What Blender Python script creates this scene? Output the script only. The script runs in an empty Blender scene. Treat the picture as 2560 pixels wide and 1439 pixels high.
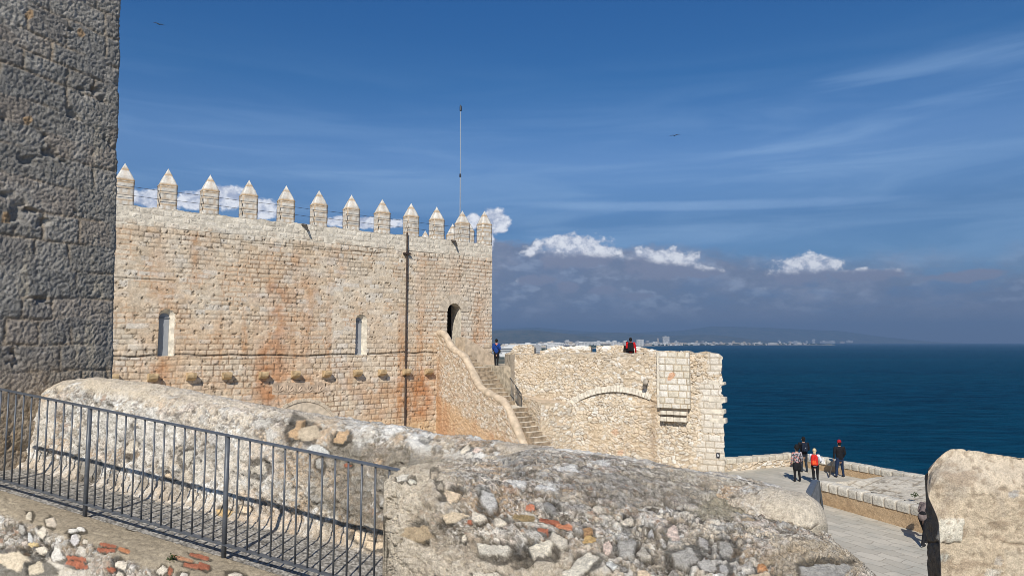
import bpy, bmesh, math, random
import numpy as np
from mathutils import Vector, Matrix
R = math.radians
C = bpy.context.scene.collection
scene = bpy.context.scene
random.seed(7)
# ---------------------------------------------------------------- camera
F = 1707.0; CX = 1280.0; CY = 719.5; HOR = 855.0
PITCH = math.atan((HOR - CY) / F)
cp, sp = math.cos(PITCH), math.sin(PITCH)
cam = bpy.data.cameras.new('camera'); camo = bpy.data.objects.new('camera', cam); C.objects.link(camo)
cam.sensor_width = 36; cam.lens = F / 2560 * 36; cam.clip_start = 0.05; cam.clip_end = 120000
camo.location = (0, 0, 0); camo.rotation_euler = (math.pi / 2 + PITCH, 0, 0)
scene.camera = camo
# ---------------------------------------------------------------- sun, exposure
L = Vector((0.13, 1.0, -0.82)).normalized()
sl = bpy.data.lights.new('sun', 'SUN'); sl.energy = 4.6; sl.angle = R(0.5); sl.color = (1.0, 0.95, 0.87)
so = bpy.data.objects.new('sun', sl); C.objects.link(so); so.location = (-20, -40, 60)
so.rotation_euler = L.to_track_quat('-Z', 'Y').to_euler()
SUN_EL = math.asin(-L.z); SUN_AZ = math.atan2(-L.x, -L.y)
vs = scene.view_settings; vs.view_transform = 'Standard'; vs.look = 'None'; vs.gamma = 1; vs.exposure = 0.25
vs.use_curve_mapping = False
try:
    scene.cycles.filter_width = 0.85; scene.cycles.volume_bounces = 0; scene.cycles.max_bounces = 6
except Exception: pass

# pixel of the 2560 photograph -> direction / points on real planes
def ray(px, py):
    u = (px - CX) / F; v = (CY - py) / F
    return np.array((u, cp - v * sp, sp + v * cp))
def at(px, py, Y):
    r = ray(px, py); return r * (Y / r[1])
def atz(px, py, z):
    r = ray(px, py); return r * (z / r[2])
def hit(px, py, O, D):
    """ray against the vertical plane through O (xy) along D (xy): distance along D and height"""
    r = ray(px, py)
    M = np.array([[r[0], -D[0]], [r[1], -D[1]]])
    t, k = np.linalg.solve(M, np.array(O[:2], float))
    return k, t * r[2]
def proj(P):
    X, Y, Z = P[..., 0], P[..., 1], P[..., 2]
    d = Y * cp + Z * sp; d = np.where(np.abs(d) < 1e-3, 1e-3, d)
    return CX + F * X / d, CY - F * (Z * cp - Y * sp) / d

# ---------------------------------------------------------------- node helpers
class NT:
    def __init__(s, nt): s.nt = nt; s.n = nt.nodes; s.l = nt.links
    def new(s, t, **k):
        n = s.n.new(t)
        for a, b in k.items(): setattr(n, a, b)
        return n
    def put(s, sock, v):
        if hasattr(v, 'is_output') or isinstance(v, bpy.types.NodeSocket): s.l.new(v, sock)
        elif isinstance(v, (tuple, list)) and len(v) == 3 and sock.type == 'RGBA': sock.default_value = (*v, 1)
        else: sock.default_value = v
    def math(s, op, a, b=0.0, c=None, clamp=False):
        n = s.new('ShaderNodeMath', operation=op, use_clamp=clamp)
        s.put(n.inputs[0], a); s.put(n.inputs[1], b)
        if c is not None: s.put(n.inputs[2], c)
        return n.outputs[0]
    def mix(s, f, a, b, mode='MIX'):
        n = s.new('ShaderNodeMix', data_type='RGBA', blend_type=mode)
        s.put(n.inputs[0], f); s.put(n.inputs[6], a); s.put(n.inputs[7], b)
        return n.outputs[2]
    def noise(s, vec, scale, detail=4, rough=0.55, dist=0.0):
        n = s.new('ShaderNodeTexNoise'); s.l.new(vec, n.inputs['Vector'])
        n.inputs['Scale'].default_value = scale; n.inputs['Detail'].default_value = detail
        n.inputs['Roughness'].default_value = rough; n.inputs['Distortion'].default_value = dist
        return n.outputs['Fac']
    def smooth(s, v, a, b, c=0.0, d=1.0):
        n = s.new('ShaderNodeMapRange', interpolation_type='SMOOTHSTEP')
        s.put(n.inputs['Value'], v)
        for k, x in zip(('From Min', 'From Max', 'To Min', 'To Max'), (a, b, c, d)): s.put(n.inputs[k], x)
        return n.outputs['Result']
    def vscale(s, vec, sc):
        n = s.new('ShaderNodeMapping'); s.l.new(vec, n.inputs['Vector']); n.inputs['Scale'].default_value = sc
        return n.outputs[0]

# ---------------------------------------------------------------- world: sky with clouds
W = bpy.data.worlds.new('World'); scene.world = W; W.use_nodes = True
t = NT(W.node_tree); t.n.clear()
sky = t.new('ShaderNodeTexSky', sky_type='NISHITA', sun_disc=False)
sky.sun_elevation = SUN_EL; sky.sun_rotation = SUN_AZ; sky.altitude = 60
sky.air_density = 1.0; sky.dust_density = 0.3; sky.ozone_density = 2.5
tc = t.new('ShaderNodeTexCoord'); D = tc.outputs['Generated']
sx = t.new('ShaderNodeSeparateXYZ'); t.l.new(D, sx.inputs[0])
X, Y, Z = sx.outputs
az = t.math('ARCTAN2', X, Y); el = t.math('ARCSINE', Z)
def ang(px, py):
    r = ray(px, py); r = r / np.linalg.norm(r); return math.atan2(r[0], r[1]), math.asin(r[2])
n1 = t.noise(t.vscale(D, (1, 1, 1.7)), 17, 9, 0.62)
n2 = t.noise(t.vscale(D, (1, 1, 2.6)), 7, 7, 0.6)
n3 = t.noise(t.vscale(D, (1, 1, 1.3)), 46, 6, 0.62)
n4 = t.noise(t.vscale(D, (1, 1, 9.0)), 3.2, 5, 0.55, 0.6)
base = sky.outputs[0]
hs = t.new('ShaderNodeHueSaturation'); hs.inputs['Saturation'].default_value = 1.12; hs.inputs['Value'].default_value = 1.0
hs.inputs['Hue'].default_value = 0.507
t.l.new(base, hs.inputs['Color'])
gain = t.smooth(el, R(2), R(30), 1.0, 0.50)
skyc = t.mix(1.0, hs.outputs[0], gain, 'MULTIPLY')
# paler blue low in the sky
low = t.smooth(el, R(3), R(19), 0.38, 0.0)
SC = 10.0                                   # background strength is 0.1
def c10(r, g, b): return (r * SC, g * SC, b * SC)
skyc = t.mix(low, skyc, c10(0.145, 0.30, 0.56))
ramp = t.new('ShaderNodeValToRGB'); t.l.new(t.math('DIVIDE', el, R(40)), ramp.inputs[0]); cr = ramp.color_ramp
STOPS = [(6, (.20, .27, .34)), (9.8, (.21, .28, .345)), (14.9, (.40, .48, .54)), (21, (.225, .485, .625)), (27, (.21, .56, .78))]
cr.elements[0].position = STOPS[0][0] / 40; cr.elements[0].color = (*STOPS[0][1], 1); cr.elements[1].position = STOPS[-1][0] / 40; cr.elements[1].color = (*STOPS[-1][1], 1)
for p_, c_ in STOPS[1:-1]: e = cr.elements.new(p_ / 40); e.color = (*c_, 1)
skyc = t.mix(1.0, skyc, ramp.outputs[0], 'MULTIPLY'); skyc = t.mix(1.0, skyc, (2.0, 2.0, 2.0), 'MULTIPLY')
# cirrus veils
def blob(px, py, rx, ry, rot=0.0):
    a0, e0 = ang(px, py)
    u = t.math('SUBTRACT', az, a0); v = t.math('SUBTRACT', el, e0)
    if rot:
        c, s_ = math.cos(rot), math.sin(rot)
        u2 = t.math('ADD', t.math('MULTIPLY', u, c), t.math('MULTIPLY', v, s_))
        v = t.math('SUBTRACT', t.math('MULTIPLY', v, c), t.math('MULTIPLY', u, s_)); u = u2
    u = t.math('MULTIPLY', u, F / rx); v = t.math('MULTIPLY', v, F / ry)
    return t.math('SUBTRACT', 1.0, t.math('ADD', t.math('MULTIPLY', u, u), t.math('MULTIPLY', v, v)))
def union(ms):
    m = ms[0]
    for k in ms[1:]: m = t.math('MAXIMUM', m, k)
    return m
ci = union([blob(1750, 512, 520, 17, -0.03), blob(2150, 320, 520, 26, 0.16), blob(700, 400, 620, 60, 0.0), blob(1500, 590, 700, 42, 0.0), blob(1900, 440, 480, 60, .05), blob(2300, 180, 420, 50, 0.1)])
ci = t.math('MULTIPLY', t.smooth(ci, -0.2, 1.0), t.smooth(n4, 0.30, 0.72))
skyc = t.mix(t.math('MULTIPLY', ci, 0.26), skyc, c10(0.30, 0.46, 0.70))
c2_ = t.math('MULTIPLY', t.smooth(blob(1760, 514, 540, 15, -0.035), 0, 1), t.smooth(n2, .25, .6, .4, 1))
skyc = t.mix(t.math('MULTIPLY', c2_, .34), skyc, c10(0.30, 0.46, 0.72))
veil = t.math('MULTIPLY', t.smooth(n4, 0.40, 0.70), t.smooth(el, R(25), R(9)))
skyc = t.mix(t.math('MULTIPLY', veil, 0.34), skyc, c10(0.26, 0.42, 0.66))
# cloud bank along the horizon
def elof(px, py): return ang(px, py)[1]
edge = t.smooth(az, ang(1250, 700)[0], ang(2560, 700)[0], elof(1500, 604), elof(2200, 682))
wob = t.math('MULTIPLY', t.math('SUBTRACT', n2, 0.5), 0.050)
wob2 = t.math('MULTIPLY', t.math('SUBTRACT', n1, 0.5), 0.022)
wob3 = t.math('MULTIPLY', t.math('SUBTRACT', n3, 0.5), 0.024)
dd = t.math('SUBTRACT', t.math('ADD', t.math('ADD', t.math('ADD', edge, wob), wob2), wob3), el)
soft = t.smooth(az, R(5), R(30), 0.006, 0.03)
bank = t.smooth(dd, t.math('MULTIPLY', soft, -1.0), soft)
bcol = t.mix(t.smooth(n1, 0.42, 0.70), c10(0.172, 0.205, 0.295), c10(0.28, 0.305, 0.40))
n6 = t.noise(t.vscale(D, (1, 1, 2.2)), 26, 7, 0.6)
bcol = t.mix(t.smooth(n6, 0.50, 0.66, 0, 0.8), bcol, c10(0.34, 0.39, 0.51))
bcol = t.mix(t.math('MULTIPLY', t.smooth(n2, 0.55, 0.40), t.smooth(az, R(4), R(30), .25, .75)), bcol, c10(0.115, 0.19, 0.34))
bcol = t.mix(t.smooth(el, R(3.6), R(0.6)), bcol, c10(0.25, 0.235, 0.295))
skyc = t.mix(t.math('MULTIPLY', bank, 0.93), skyc, bcol)
# white cumulus heads
cb = union([blob(1435, 630, 150, 54), blob(1412, 612, 62, 34), blob(1655, 662, 115, 46), blob(1610, 645, 46, 32), blob(2012, 674, 100, 44), blob(2150, 686, 110, 18), blob(2420, 690, 90, 16), blob(1760, 682, 60, 14),
            blob(1238, 552, 46, 42), blob(1185, 552, 26, 24), blob(1215, 600, 24, 40), blob(1765, 678, 40, 12),
            blob(385, 500, 70, 26), blob(560, 490, 60, 36), blob(500, 500, 60, 28), blob(655, 520, 50, 30), blob(900, 555, 120, 18), blob(1340, 700, 60, 20), blob(1420, 718, 40, 18), blob(1590, 740, 50, 14), blob(1500, 725, 44, 14)])
cb = t.math('ADD', cb, t.math('MULTIPLY', t.math('SUBTRACT', n3, 0.5), 2.0))
cb = t.math('ADD', cb, t.math('MULTIPLY', t.math('SUBTRACT', n1, 0.5), .5))
cm = t.smooth(cb, 0.16, 0.66)
cbase = t.smooth(az, ang(1480, 650)[0], ang(1950, 650)[0], elof(1430, 640), elof(2000, 682))
lowc = t.smooth(t.math('SUBTRACT', t.math('ADD', el, t.math('MULTIPLY', t.math('SUBTRACT', n3, .5), .02)), cbase), -.004, .008)
lowc = t.math('MAXIMUM', lowc, t.smooth(el, elof(1500, 620), elof(1500, 590)))
lowc = t.math('MAXIMUM', lowc, t.smooth(az, ang(1300, 650)[0], ang(1280, 650)[0]))
n5 = t.noise(t.vscale(D, (1, 1, 1.2)), 95, 5, 0.6)
ccol = t.mix(t.smooth(t.math('ADD', t.math('MULTIPLY', n3, .6), t.math('MULTIPLY', n5, .4)), 0.40, 0.60), c10(0.40, 0.45, 0.58), c10(0.88, 0.90, 0.95))
ccol = t.mix(lowc, c10(0.225, 0.25, 0.345), ccol)
skyc = t.mix(t.math('MULTIPLY', cm, t.smooth(el, R(2), R(4), 0, .96)), skyc, ccol)
bg = t.new('ShaderNodeBackground'); t.l.new(skyc, bg.inputs[0]); bg.inputs[1].default_value = 0.1
wo = t.new('ShaderNodeOutputWorld'); t.l.new(bg.outputs[0], wo.inputs[0])

# ---------------------------------------------------------------- materials
def mat_base(name, rough=0.9, spec=0.25):
    m = bpy.data.materials.new(name); m.use_nodes = True
    t = NT(m.node_tree); b = t.n['Principled BSDF']
    b.inputs['Roughness'].default_value = rough
    b.inputs['Specular IOR Level'].default_value = spec
    return m, t, b
def attr_stone(name, scales=(9, 40), amp=(0.35, 0.4), bump=(0.012, 0.004), rough=0.92, speck=0.0):
    """stone whose colour comes from the mesh (blocks, stains) with finer grain on top"""
    m, t, b = mat_base(name, rough)
    a = t.new('ShaderNodeAttribute', attribute_name='Col')
    tc = t.new('ShaderNodeTexCoord'); v = tc.outputs['Object']
    f1 = t.noise(v, scales[0], 5, 0.6); f2 = t.noise(v, scales[1], 5, 0.65)
    k = t.math('ADD', t.smooth(f1, 0.3, 0.7, 1 - amp[0] / 2, 1 + amp[0] / 2), t.smooth(f2, 0.32, 0.68, -amp[1] / 2, amp[1] / 2))
    col = t.mix(1.0, a.outputs['Color'], k, 'MULTIPLY')
    if speck:
        sa = t.new('ShaderNodeAttribute', attribute_name='Sp'); sf = sa.outputs['Fac']
        f3 = t.noise(v, scales[1] * .62, 4, .75); f4 = t.noise(v, 3.0, 3, .6)
        col = t.mix(t.math('MULTIPLY', sf, t.math('MULTIPLY', t.smooth(f3, .525, .575), t.smooth(f4, .3, .6, speck * .3, speck))), col, (.06, .05, .04))
        col = t.mix(t.math('MULTIPLY', sf, t.math('MULTIPLY', t.smooth(f3, .45, .40), speck * .6)), col, (.66, .62, .55))
    t.l.new(col, b.inputs['Base Color'])
    bp = t.new('ShaderNodeBump'); bp.inputs['Distance'].default_value = bump[0]; bp.inputs['Strength'].default_value = 0.9
    t.l.new(f1, bp.inputs['Height'])
    bp2 = t.new('ShaderNodeBump'); bp2.inputs['Distance'].default_value = bump[1]; bp2.inputs['Strength'].default_value = 0.9
    t.l.new(f2, bp2.inputs['Height']); t.l.new(bp.outputs[0], bp2.inputs['Normal'])
    t.l.new(bp2.outputs[0], b.inputs['Normal'])
    return m
def plain(name, col, rough=0.6, spec=0.3, var=0.15, scale=20, bump=0.0, metal=0.0):
    m, t, b = mat_base(name, rough, spec)
    tc = t.new('ShaderNodeTexCoord'); f = t.noise(tc.outputs['Object'], scale, 4)
    k = t.smooth(f, 0.3, 0.7, 1 - var, 1 + var)
    t.l.new(t.mix(1.0, col, k, 'MULTIPLY'), b.inputs['Base Color'])
    b.inputs['Metallic'].default_value = metal
    if bump:
        bp = t.new('ShaderNodeBump'); bp.inputs['Distance'].default_value = bump; t.l.new(f, bp.inputs['Height']); t.l.new(bp.outputs[0], b.inputs['Normal'])
    return m
M = {}
M['tower'] = attr_stone('tower_stone', (22, 70), (0.35, 0.45), (0.02, 0.006))
M['castle'] = attr_stone('castle_stone', (5, 17), (0.22, 0.30), (0.03, 0.012))
M['rubble'] = attr_stone('rubble_stone', (6, 22), (0.22, 0.34), (0.03, 0.015))
M['near'] = attr_stone('weathered_mortar', (30, 120), (0.35, 0.5), (0.012, 0.006), speck=.8)
M['ledge'] = attr_stone('ledge_mortar', (25, 110), (0.3, 0.4), (0.010, 0.004), speck=.5)
M['pillar'] = attr_stone('pillar_render', (26, 120), (0.22, 0.45), (0.014, 0.008), speck=.35)
M['white_stone'] = attr_stone('merlon_stone', (5, 14), (0.2, 0.2), (0.015, 0.006))
M['coping'] = plain('smooth_plaster', (0.50, 0.40, 0.29), 0.9, 0.2, 0.22, 3, 0.02)
M['greyplaster'] = plain('grey_plaster', (0.40, 0.35, 0.28), 0.9, 0.2, 0.3, 3, 0.02)
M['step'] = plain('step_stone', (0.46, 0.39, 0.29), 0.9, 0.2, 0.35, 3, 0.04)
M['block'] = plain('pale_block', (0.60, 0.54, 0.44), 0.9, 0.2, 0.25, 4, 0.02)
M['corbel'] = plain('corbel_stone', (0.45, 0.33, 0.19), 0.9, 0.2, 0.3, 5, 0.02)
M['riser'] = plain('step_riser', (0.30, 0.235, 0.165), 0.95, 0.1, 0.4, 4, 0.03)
M['dark'] = plain('shade_and_eye_black', (0.012, 0.011, 0.01), 0.95, 0.05)  # near-black for the painted shade behind the door; also colours the eyes
M['metal'] = plain('grey_paint_metal', (0.085, 0.093, 0.105), 0.42, 0.5, 0.2, 14, 0.0008)
M['black_metal'] = plain('dark_metal', (0.05, 0.055, 0.06), 0.5, 0.5)
M['rust'] = plain('rusty_pipe', (0.055, 0.038, 0.03), 0.7, 0.3, 0.4, 8)
M['pane'] = plain('pale_pane', (0.30, 0.31, 0.32), 0.45, 0.4, 0.08, 2)
M['frame'] = plain('window_frame', (0.16, 0.17, 0.18), 0.5, 0.4)
M['wire'] = plain('wire', (0.03, 0.032, 0.04), 0.5, 0.4)
M['wood'] = plain('old_wood', (0.07, 0.06, 0.05), 0.8, 0.2, 0.3)
M['rodm'] = plain('rod_metal', (0.34, 0.36, 0.38), 0.55, 0.4, 0.1, 10)

# ---------------------------------------------------------------- numpy noise
def _h(ix, iy, s):
    ix = ix.astype(np.int64).astype(np.uint64); iy = iy.astype(np.int64).astype(np.uint64)
    h = (ix * np.uint64(374761393) + iy * np.uint64(668265263) + np.uint64(s * 974634777 + 12345)) & np.uint64(0xffffffff)
    h = ((h ^ (h >> np.uint64(13))) * np.uint64(1274126177)) & np.uint64(0xffffffff)
    h = ((h ^ (h >> np.uint64(15))) * np.uint64(2246822519)) & np.uint64(0xffffffff)
    return ((h ^ (h >> np.uint64(16))) & np.uint64(0xffffff)).astype(np.float64) / 0xffffff
def vn(u, v, s=0):
    iu = np.floor(u); iv = np.floor(v); fu = u - iu; fv = v - iv
    fu = fu * fu * (3 - 2 * fu); fv = fv * fv * (3 - 2 * fv)
    a = _h(iu, iv, s); b = _h(iu + 1, iv, s); c = _h(iu, iv + 1, s); d = _h(iu + 1, iv + 1, s)
    return (a * (1 - fu) + b * fu) * (1 - fv) + (c * (1 - fu) + d * fu) * fv
def fbm(u, v, s=0, o=5, g=0.55):
    r = 0; a = 1; n = 0
    for k in range(o):
        r = r + a * vn(u * 2 ** k + 17.3 * k, v * 2 ** k - 9.1 * k, s + k); n += a; a *= g
    return r / n
def worley(u, v, s=0, jit=0.95):
    iu = np.floor(u); iv = np.floor(v)
    f1 = np.full(u.shape, 9.0); f2 = np.full(u.shape, 9.0); rid = np.zeros(u.shape); rid2 = np.zeros(u.shape)
    for du in (-1, 0, 1):
        for dv in (-1, 0, 1):
            a = iu + du; b = iv + dv
            cx = a + 0.5 + (_h(a, b, s) - 0.5) * jit; cy = b + 0.5 + (_h(a, b, s + 1) - 0.5) * jit
            d = np.hypot(u - cx, v - cy); r = _h(a, b, s + 2); r2 = _h(a, b, s + 3)
            nw = d < f1
            f2 = np.where(nw, f1, np.minimum(f2, d)); rid = np.where(nw, r, rid); rid2 = np.where(nw, r2, rid2); f1 = np.where(nw, d, f1)
    return f1, f2, rid, rid2
def ss(x, a, b):
    t_ = np.clip((x - a) / (b - a), 0, 1); return t_ * t_ * (3 - 2 * t_)
def lerp(a, b, f):
    a = np.asarray(a, float); b = np.asarray(b, float); return a + (b - a) * np.asarray(f)[..., None]
def pal(cols, r):
    cols = np.array(cols, float); i = np.minimum((np.asarray(r) * len(cols)).astype(int), len(cols) - 1); return cols[i]
def ashlar(u, v, hm, hM, lm, lM, seed, wob=0.02):
    rng = np.random.RandomState(seed)
    v = v + (vn(u * 0.6, v * 0.3, seed) - 0.5) * wob * 3 + (fbm(u * 3, v * 3, seed + 5, 3) - 0.5) * wob
    u = u + (fbm(u * 2.3, v * 2.3, seed + 9, 3) - 0.5) * wob * 1.6
    e = [v.min() - 1.0]
    while e[-1] < v.max() + 1: e.append(e[-1] + rng.uniform(hm, hM))
    e = np.array(e); row = np.clip(np.searchsorted(e, v) - 1, 0, len(e) - 2)
    dv = np.minimum(v - e[row], e[row + 1] - v)
    du = np.zeros(u.shape); bid = np.zeros(u.shape, int)
    for r in np.unique(row):
        k = row == r; f = [u.min() - 1 - rng.uniform(0, lM)]
        while f[-1] < u.max() + 1: f.append(f[-1] + rng.uniform(lm, lM))
        f = np.array(f); b = np.clip(np.searchsorted(f, u[k]) - 1, 0, len(f) - 2)
        du[k] = np.minimum(u[k] - f[b], f[b + 1] - u[k]); bid[k] = b
    return np.minimum(du, dv), _h(row, bid, seed), _h(row, bid, seed + 50), _h(row, bid, seed + 90)
def spot(px, py, x, y, rx, ry, rot=0.0, seed=0, rag=0.35, soft=0.12):
    """irregular stone-shaped mask centred where the photo shows that stone; 1 inside"""
    c, s_ = math.cos(rot), math.sin(rot)
    a = ((px - x) * c + (py - y) * s_) / rx; b = (-(px - x) * s_ + (py - y) * c) / ry
    th = np.arctan2(b, a); r = np.hypot(a, b)
    rng = np.random.RandomState(seed + int(x * 7 + y)); n = rng.randint(5, 8)
    angs = np.sort(rng.uniform(-math.pi, math.pi, n)); lim = np.ones(r.shape) * 9
    if rx > 2.1 * ry and rag < .3:
        return 1 - ss(np.maximum(np.abs(a) + .12 * np.abs(b), np.abs(b) + .15 * np.abs(a)), 1 - soft, 1 + soft)
    for q in range(n):
        q0 = -math.pi + (q + rng.uniform(-.25, .25)) * 2 * math.pi / n
        lim = np.minimum(lim, (1 + rng.uniform(-rag, 0.15)) / np.maximum(np.cos(th - q0), 0.12))
    return 1 - ss(r / lim, 1 - soft, 1 + soft)

# ---------------------------------------------------------------- object helpers
ROOT = {}
def put(o, label=None, cat=None, group=None, kind=None):
    if label: o['label'] = label
    if cat: o['category'] = cat
    if group: o['group'] = group
    if kind: o['kind'] = kind
    return o
def thing(name, label, cat, loc=(0, 0, 0), group=None):
    o = bpy.data.objects.new(name, None); C.objects.link(o); o.location = tuple(float(q) for q in loc); o.empty_display_size = 0.3
    ROOT[o.name] = np.array(loc, float); return put(o, label, cat, group)
def wloc(p):
    return ROOT.get(p.name, np.zeros(3)) if p else np.zeros(3)
def link(name, me, mats, parent=None, origin=None, smooth=False):
    for m in (mats if isinstance(mats, (list, tuple)) else [mats]): me.materials.append(m)
    o = bpy.data.objects.new(name, me); C.objects.link(o)
    off = wloc(parent) if parent else (np.array(origin, float) if origin is not None else np.zeros(3))
    n = len(me.vertices)
    if np.any(off):
        co = np.empty(n * 3); me.vertices.foreach_get('co', co); co = co.reshape(-1, 3) - off; me.vertices.foreach_set('co', co.ravel())
    if parent: o.parent = parent; ROOT[o.name] = off
    elif origin is not None: o.location = tuple(off)
    if smooth: me.polygons.foreach_set('use_smooth', [True] * len(me.polygons))
    me.update(); return o
def raw_mesh(name, V, Fc, col=None, sp=None):
    me = bpy.data.meshes.new(name); V = np.asarray(V, float); Fc = np.asarray(Fc, int)
    me.vertices.add(len(V)); me.vertices.foreach_set('co', V.ravel())
    me.loops.add(Fc.size); me.loops.foreach_set('vertex_index', Fc.ravel())
    me.polygons.add(len(Fc)); me.polygons.foreach_set('loop_start', np.arange(0, Fc.size, Fc.shape[1]))
    if col is not None:
        a = me.color_attributes.new('Col', 'FLOAT_COLOR', 'POINT')
        a.data.foreach_set('color', np.c_[np.clip(col.reshape(-1, 3), 0.004, 0.85), np.ones(len(V))].ravel())
    if sp is not None:
        a = me.attributes.new('Sp', 'FLOAT', 'POINT'); a.data.foreach_set('value', np.ascontiguousarray(sp, dtype=float).ravel())
    me.update(calc_edges=True); me.validate(); return me
def gnormal(P):
    a = np.gradient(P, axis=1); b = np.gradient(P, axis=0); n = np.cross(a, b)
    return n / (np.linalg.norm(n, axis=2, keepdims=True) + 1e-12)
def grid(name, P, col, mat, parent=None, keep=None, origin=None, smooth=True, sp=None):
    H, Wd = P.shape[:2]; idx = np.arange(H * Wd).reshape(H, Wd)
    q = np.stack([idx[:-1, :-1], idx[:-1, 1:], idx[1:, 1:], idx[1:, :-1]], -1)
    q = q[keep] if keep is not None else q.reshape(-1, 4)
    return link(name, raw_mesh(name, P.reshape(-1, 3), q, col, sp), mat, parent, origin, smooth)
class BM:
    """collects primitives into ONE mesh, in world coordinates"""
    def __init__(s): s.b = bmesh.new()
    def hexa(s, P8, mi=0):
        v = [s.b.verts.new(tuple(p)) for p in P8]
        for f in ((3, 2, 1, 0), (4, 5, 6, 7), (0, 1, 5, 4), (1, 2, 6, 5), (2, 3, 7, 6), (3, 0, 4, 7)):
            s.b.faces.new([v[i] for i in f]).material_index = mi
        return s
    def box(s, O, ex, ey, z0, z1, x0, x1, y0, y1, mi=0):
        O = np.array(O[:2], float); ex = np.array(ex); ey = np.array(ey)
        P = [(*(O + ex * a + ey * b), z) for z in (z0, z1) for a, b in ((x0, y0), (x1, y0), (x1, y1), (x0, y1))]
        return s.hexa(P, mi)
    def prism(s, poly, z0, z1, mi=0):
        n = len(poly)
        a = [s.b.verts.new((p[0], p[1], z0 if np.isscalar(z0) else z0[i])) for i, p in enumerate(poly)]
        c = [s.b.verts.new((p[0], p[1], z1 if np.isscalar(z1) else z1[i])) for i, p in enumerate(poly)]
        fs = [s.b.faces.new(a[::-1]), s.b.faces.new(c)]
        for i in range(n): fs.append(s.b.faces.new((a[i], a[(i + 1) % n], c[(i + 1) % n], c[i])))
        for f in fs: f.material_index = mi
        return s
    def tube(s, pts, r, seg=10, mi=0, cap=True, sq=None):
        pts = [Vector(tuple(p)) for p in pts]; rs = r if isinstance(r, (list, tuple)) else [r] * len(pts); rings = []
        for i, p in enumerate(pts):
            d = (pts[min(i + 1, len(pts) - 1)] - pts[max(i - 1, 0)]).normalized()
            up = Vector((0, 0, 1)) if abs(d.z) < 0.95 else Vector((0, 1, 0))
            a = d.cross(up).normalized(); b = a.cross(d).normalized()
            kx, kz = sq or (1, 1)
            rings.append([s.b.verts.new(p + a * (rs[i] * kx * math.cos(q * 2 * math.pi / seg)) + b * (rs[i] * kz * math.sin(q * 2 * math.pi / seg))) for q in range(seg)])
        for i in range(len(rings) - 1):
            for q in range(seg):
                s.b.faces.new((rings[i][q], rings[i][(q + 1) % seg], rings[i + 1][(q + 1) % seg], rings[i + 1][q])).material_index = mi
        if cap:
            s.b.faces.new(rings[0][::-1]).material_index = mi; s.b.faces.new(rings[-1]).material_index = mi
        return s
    def done(s, name, mat, parent=None, origin=None, smooth=False, bevel=0.0, col=None):
        bmesh.ops.recalc_face_normals(s.b, faces=s.b.faces)
        if bevel: bmesh.ops.bevel(s.b, geom=list(s.b.edges), offset=bevel, segments=2, affect='EDGES', clamp_overlap=True)
        me = bpy.data.meshes.new(name); s.b.to_mesh(me); s.b.free()
        if col is not None:
            n = len(me.vertices); co = np.empty(n * 3); me.vertices.foreach_get('co', co)
            a = me.color_attributes.new('Col', 'FLOAT_COLOR', 'POINT'); a.data.foreach_set('color', np.c_[col(co.reshape(-1, 3)), np.ones(n)].ravel())
        return link(name, me, mat, parent, origin, smooth)
# ================================================================ SETTING
def flat_poly(name, pts, z, mat, kind='structure'):
    bm = bmesh.new(); f = bm.faces.new([bm.verts.new((p[0], p[1], z if len(p) < 3 else p[2])) for p in pts])
    if f.normal.z < 0: f.normal_flip()
    me = bpy.data.meshes.new(name); bm.normal_update(); bm.to_mesh(me); bm.free()
    o = link(name, me, mat); put(o, kind=kind); return o
SEA_Z = -30.0; FLOOR = -6.7
# sea: a disc out to the horizon
m, t, b = mat_base('sea_water', 0.30, 0.12)
tc = t.new('ShaderNodeTexCoord'); v = tc.outputs['Object']
w1 = t.noise(t.vscale(v, (0.10, 0.30, 1)), 1.0, 6, 0.62, 0.4); w2 = t.noise(t.vscale(v, (0.02, 0.05, 1)), 1.0, 4, 0.55); w3 = t.noise(t.vscale(v, (0.0008, 0.0035, 1)), 1.0, 5, 0.6)
w4 = t.noise(t.vscale(v, (0.030, 0.115, 1)), 1.0, 5, 0.65, 0.3)
wc = t.mix(t.smooth(t.math('ADD', t.math('MULTIPLY', w1, .45), t.math('MULTIPLY', w4, .55)), 0.38, 0.62), (0.0002, 0.008, 0.022), (0.002, 0.041, 0.080))
wc = t.mix(t.smooth(w3, 0.35, 0.7, 0, 0.55), wc, (0.002, 0.046, 0.078))
df = t.new('ShaderNodeBsdfDiffuse'); t.l.new(wc, df.inputs['Color']); gl = t.new('ShaderNodeBsdfGlossy'); gl.inputs['Roughness'].default_value = .28; gl.inputs['Color'].default_value = (.16, .55, .68, 1)
fr = t.new('ShaderNodeFresnel'); fr.inputs['IOR'].default_value = 1.33; mx = t.new('ShaderNodeMixShader'); t.l.new(df.outputs[0], mx.inputs[1]); t.l.new(gl.outputs[0], mx.inputs[2])
t.l.new(t.math('MULTIPLY', fr.outputs[0], .34), mx.inputs[0]); t.l.new(mx.outputs[0], t.n['Material Output'].inputs['Surface'])
bp = t.new('ShaderNodeBump'); bp.inputs['Distance'].default_value = 1.3; bp.inputs['Strength'].default_value = 1.0; t.l.new(w1, bp.inputs['Height'])
bp2 = t.new('ShaderNodeBump'); bp2.inputs['Distance'].default_value = 2.2; t.l.new(w2, bp2.inputs['Height']); t.l.new(bp.outputs[0], bp2.inputs['Normal'])
for q_ in (df, gl, fr): t.l.new(bp2.outputs[0], q_.inputs['Normal'])
flat_poly('sea', [(26000 * math.cos(a), 26000 * math.sin(a)) for a in np.linspace(0, 2 * math.pi, 181)[:-1]], SEA_Z, m)

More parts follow.
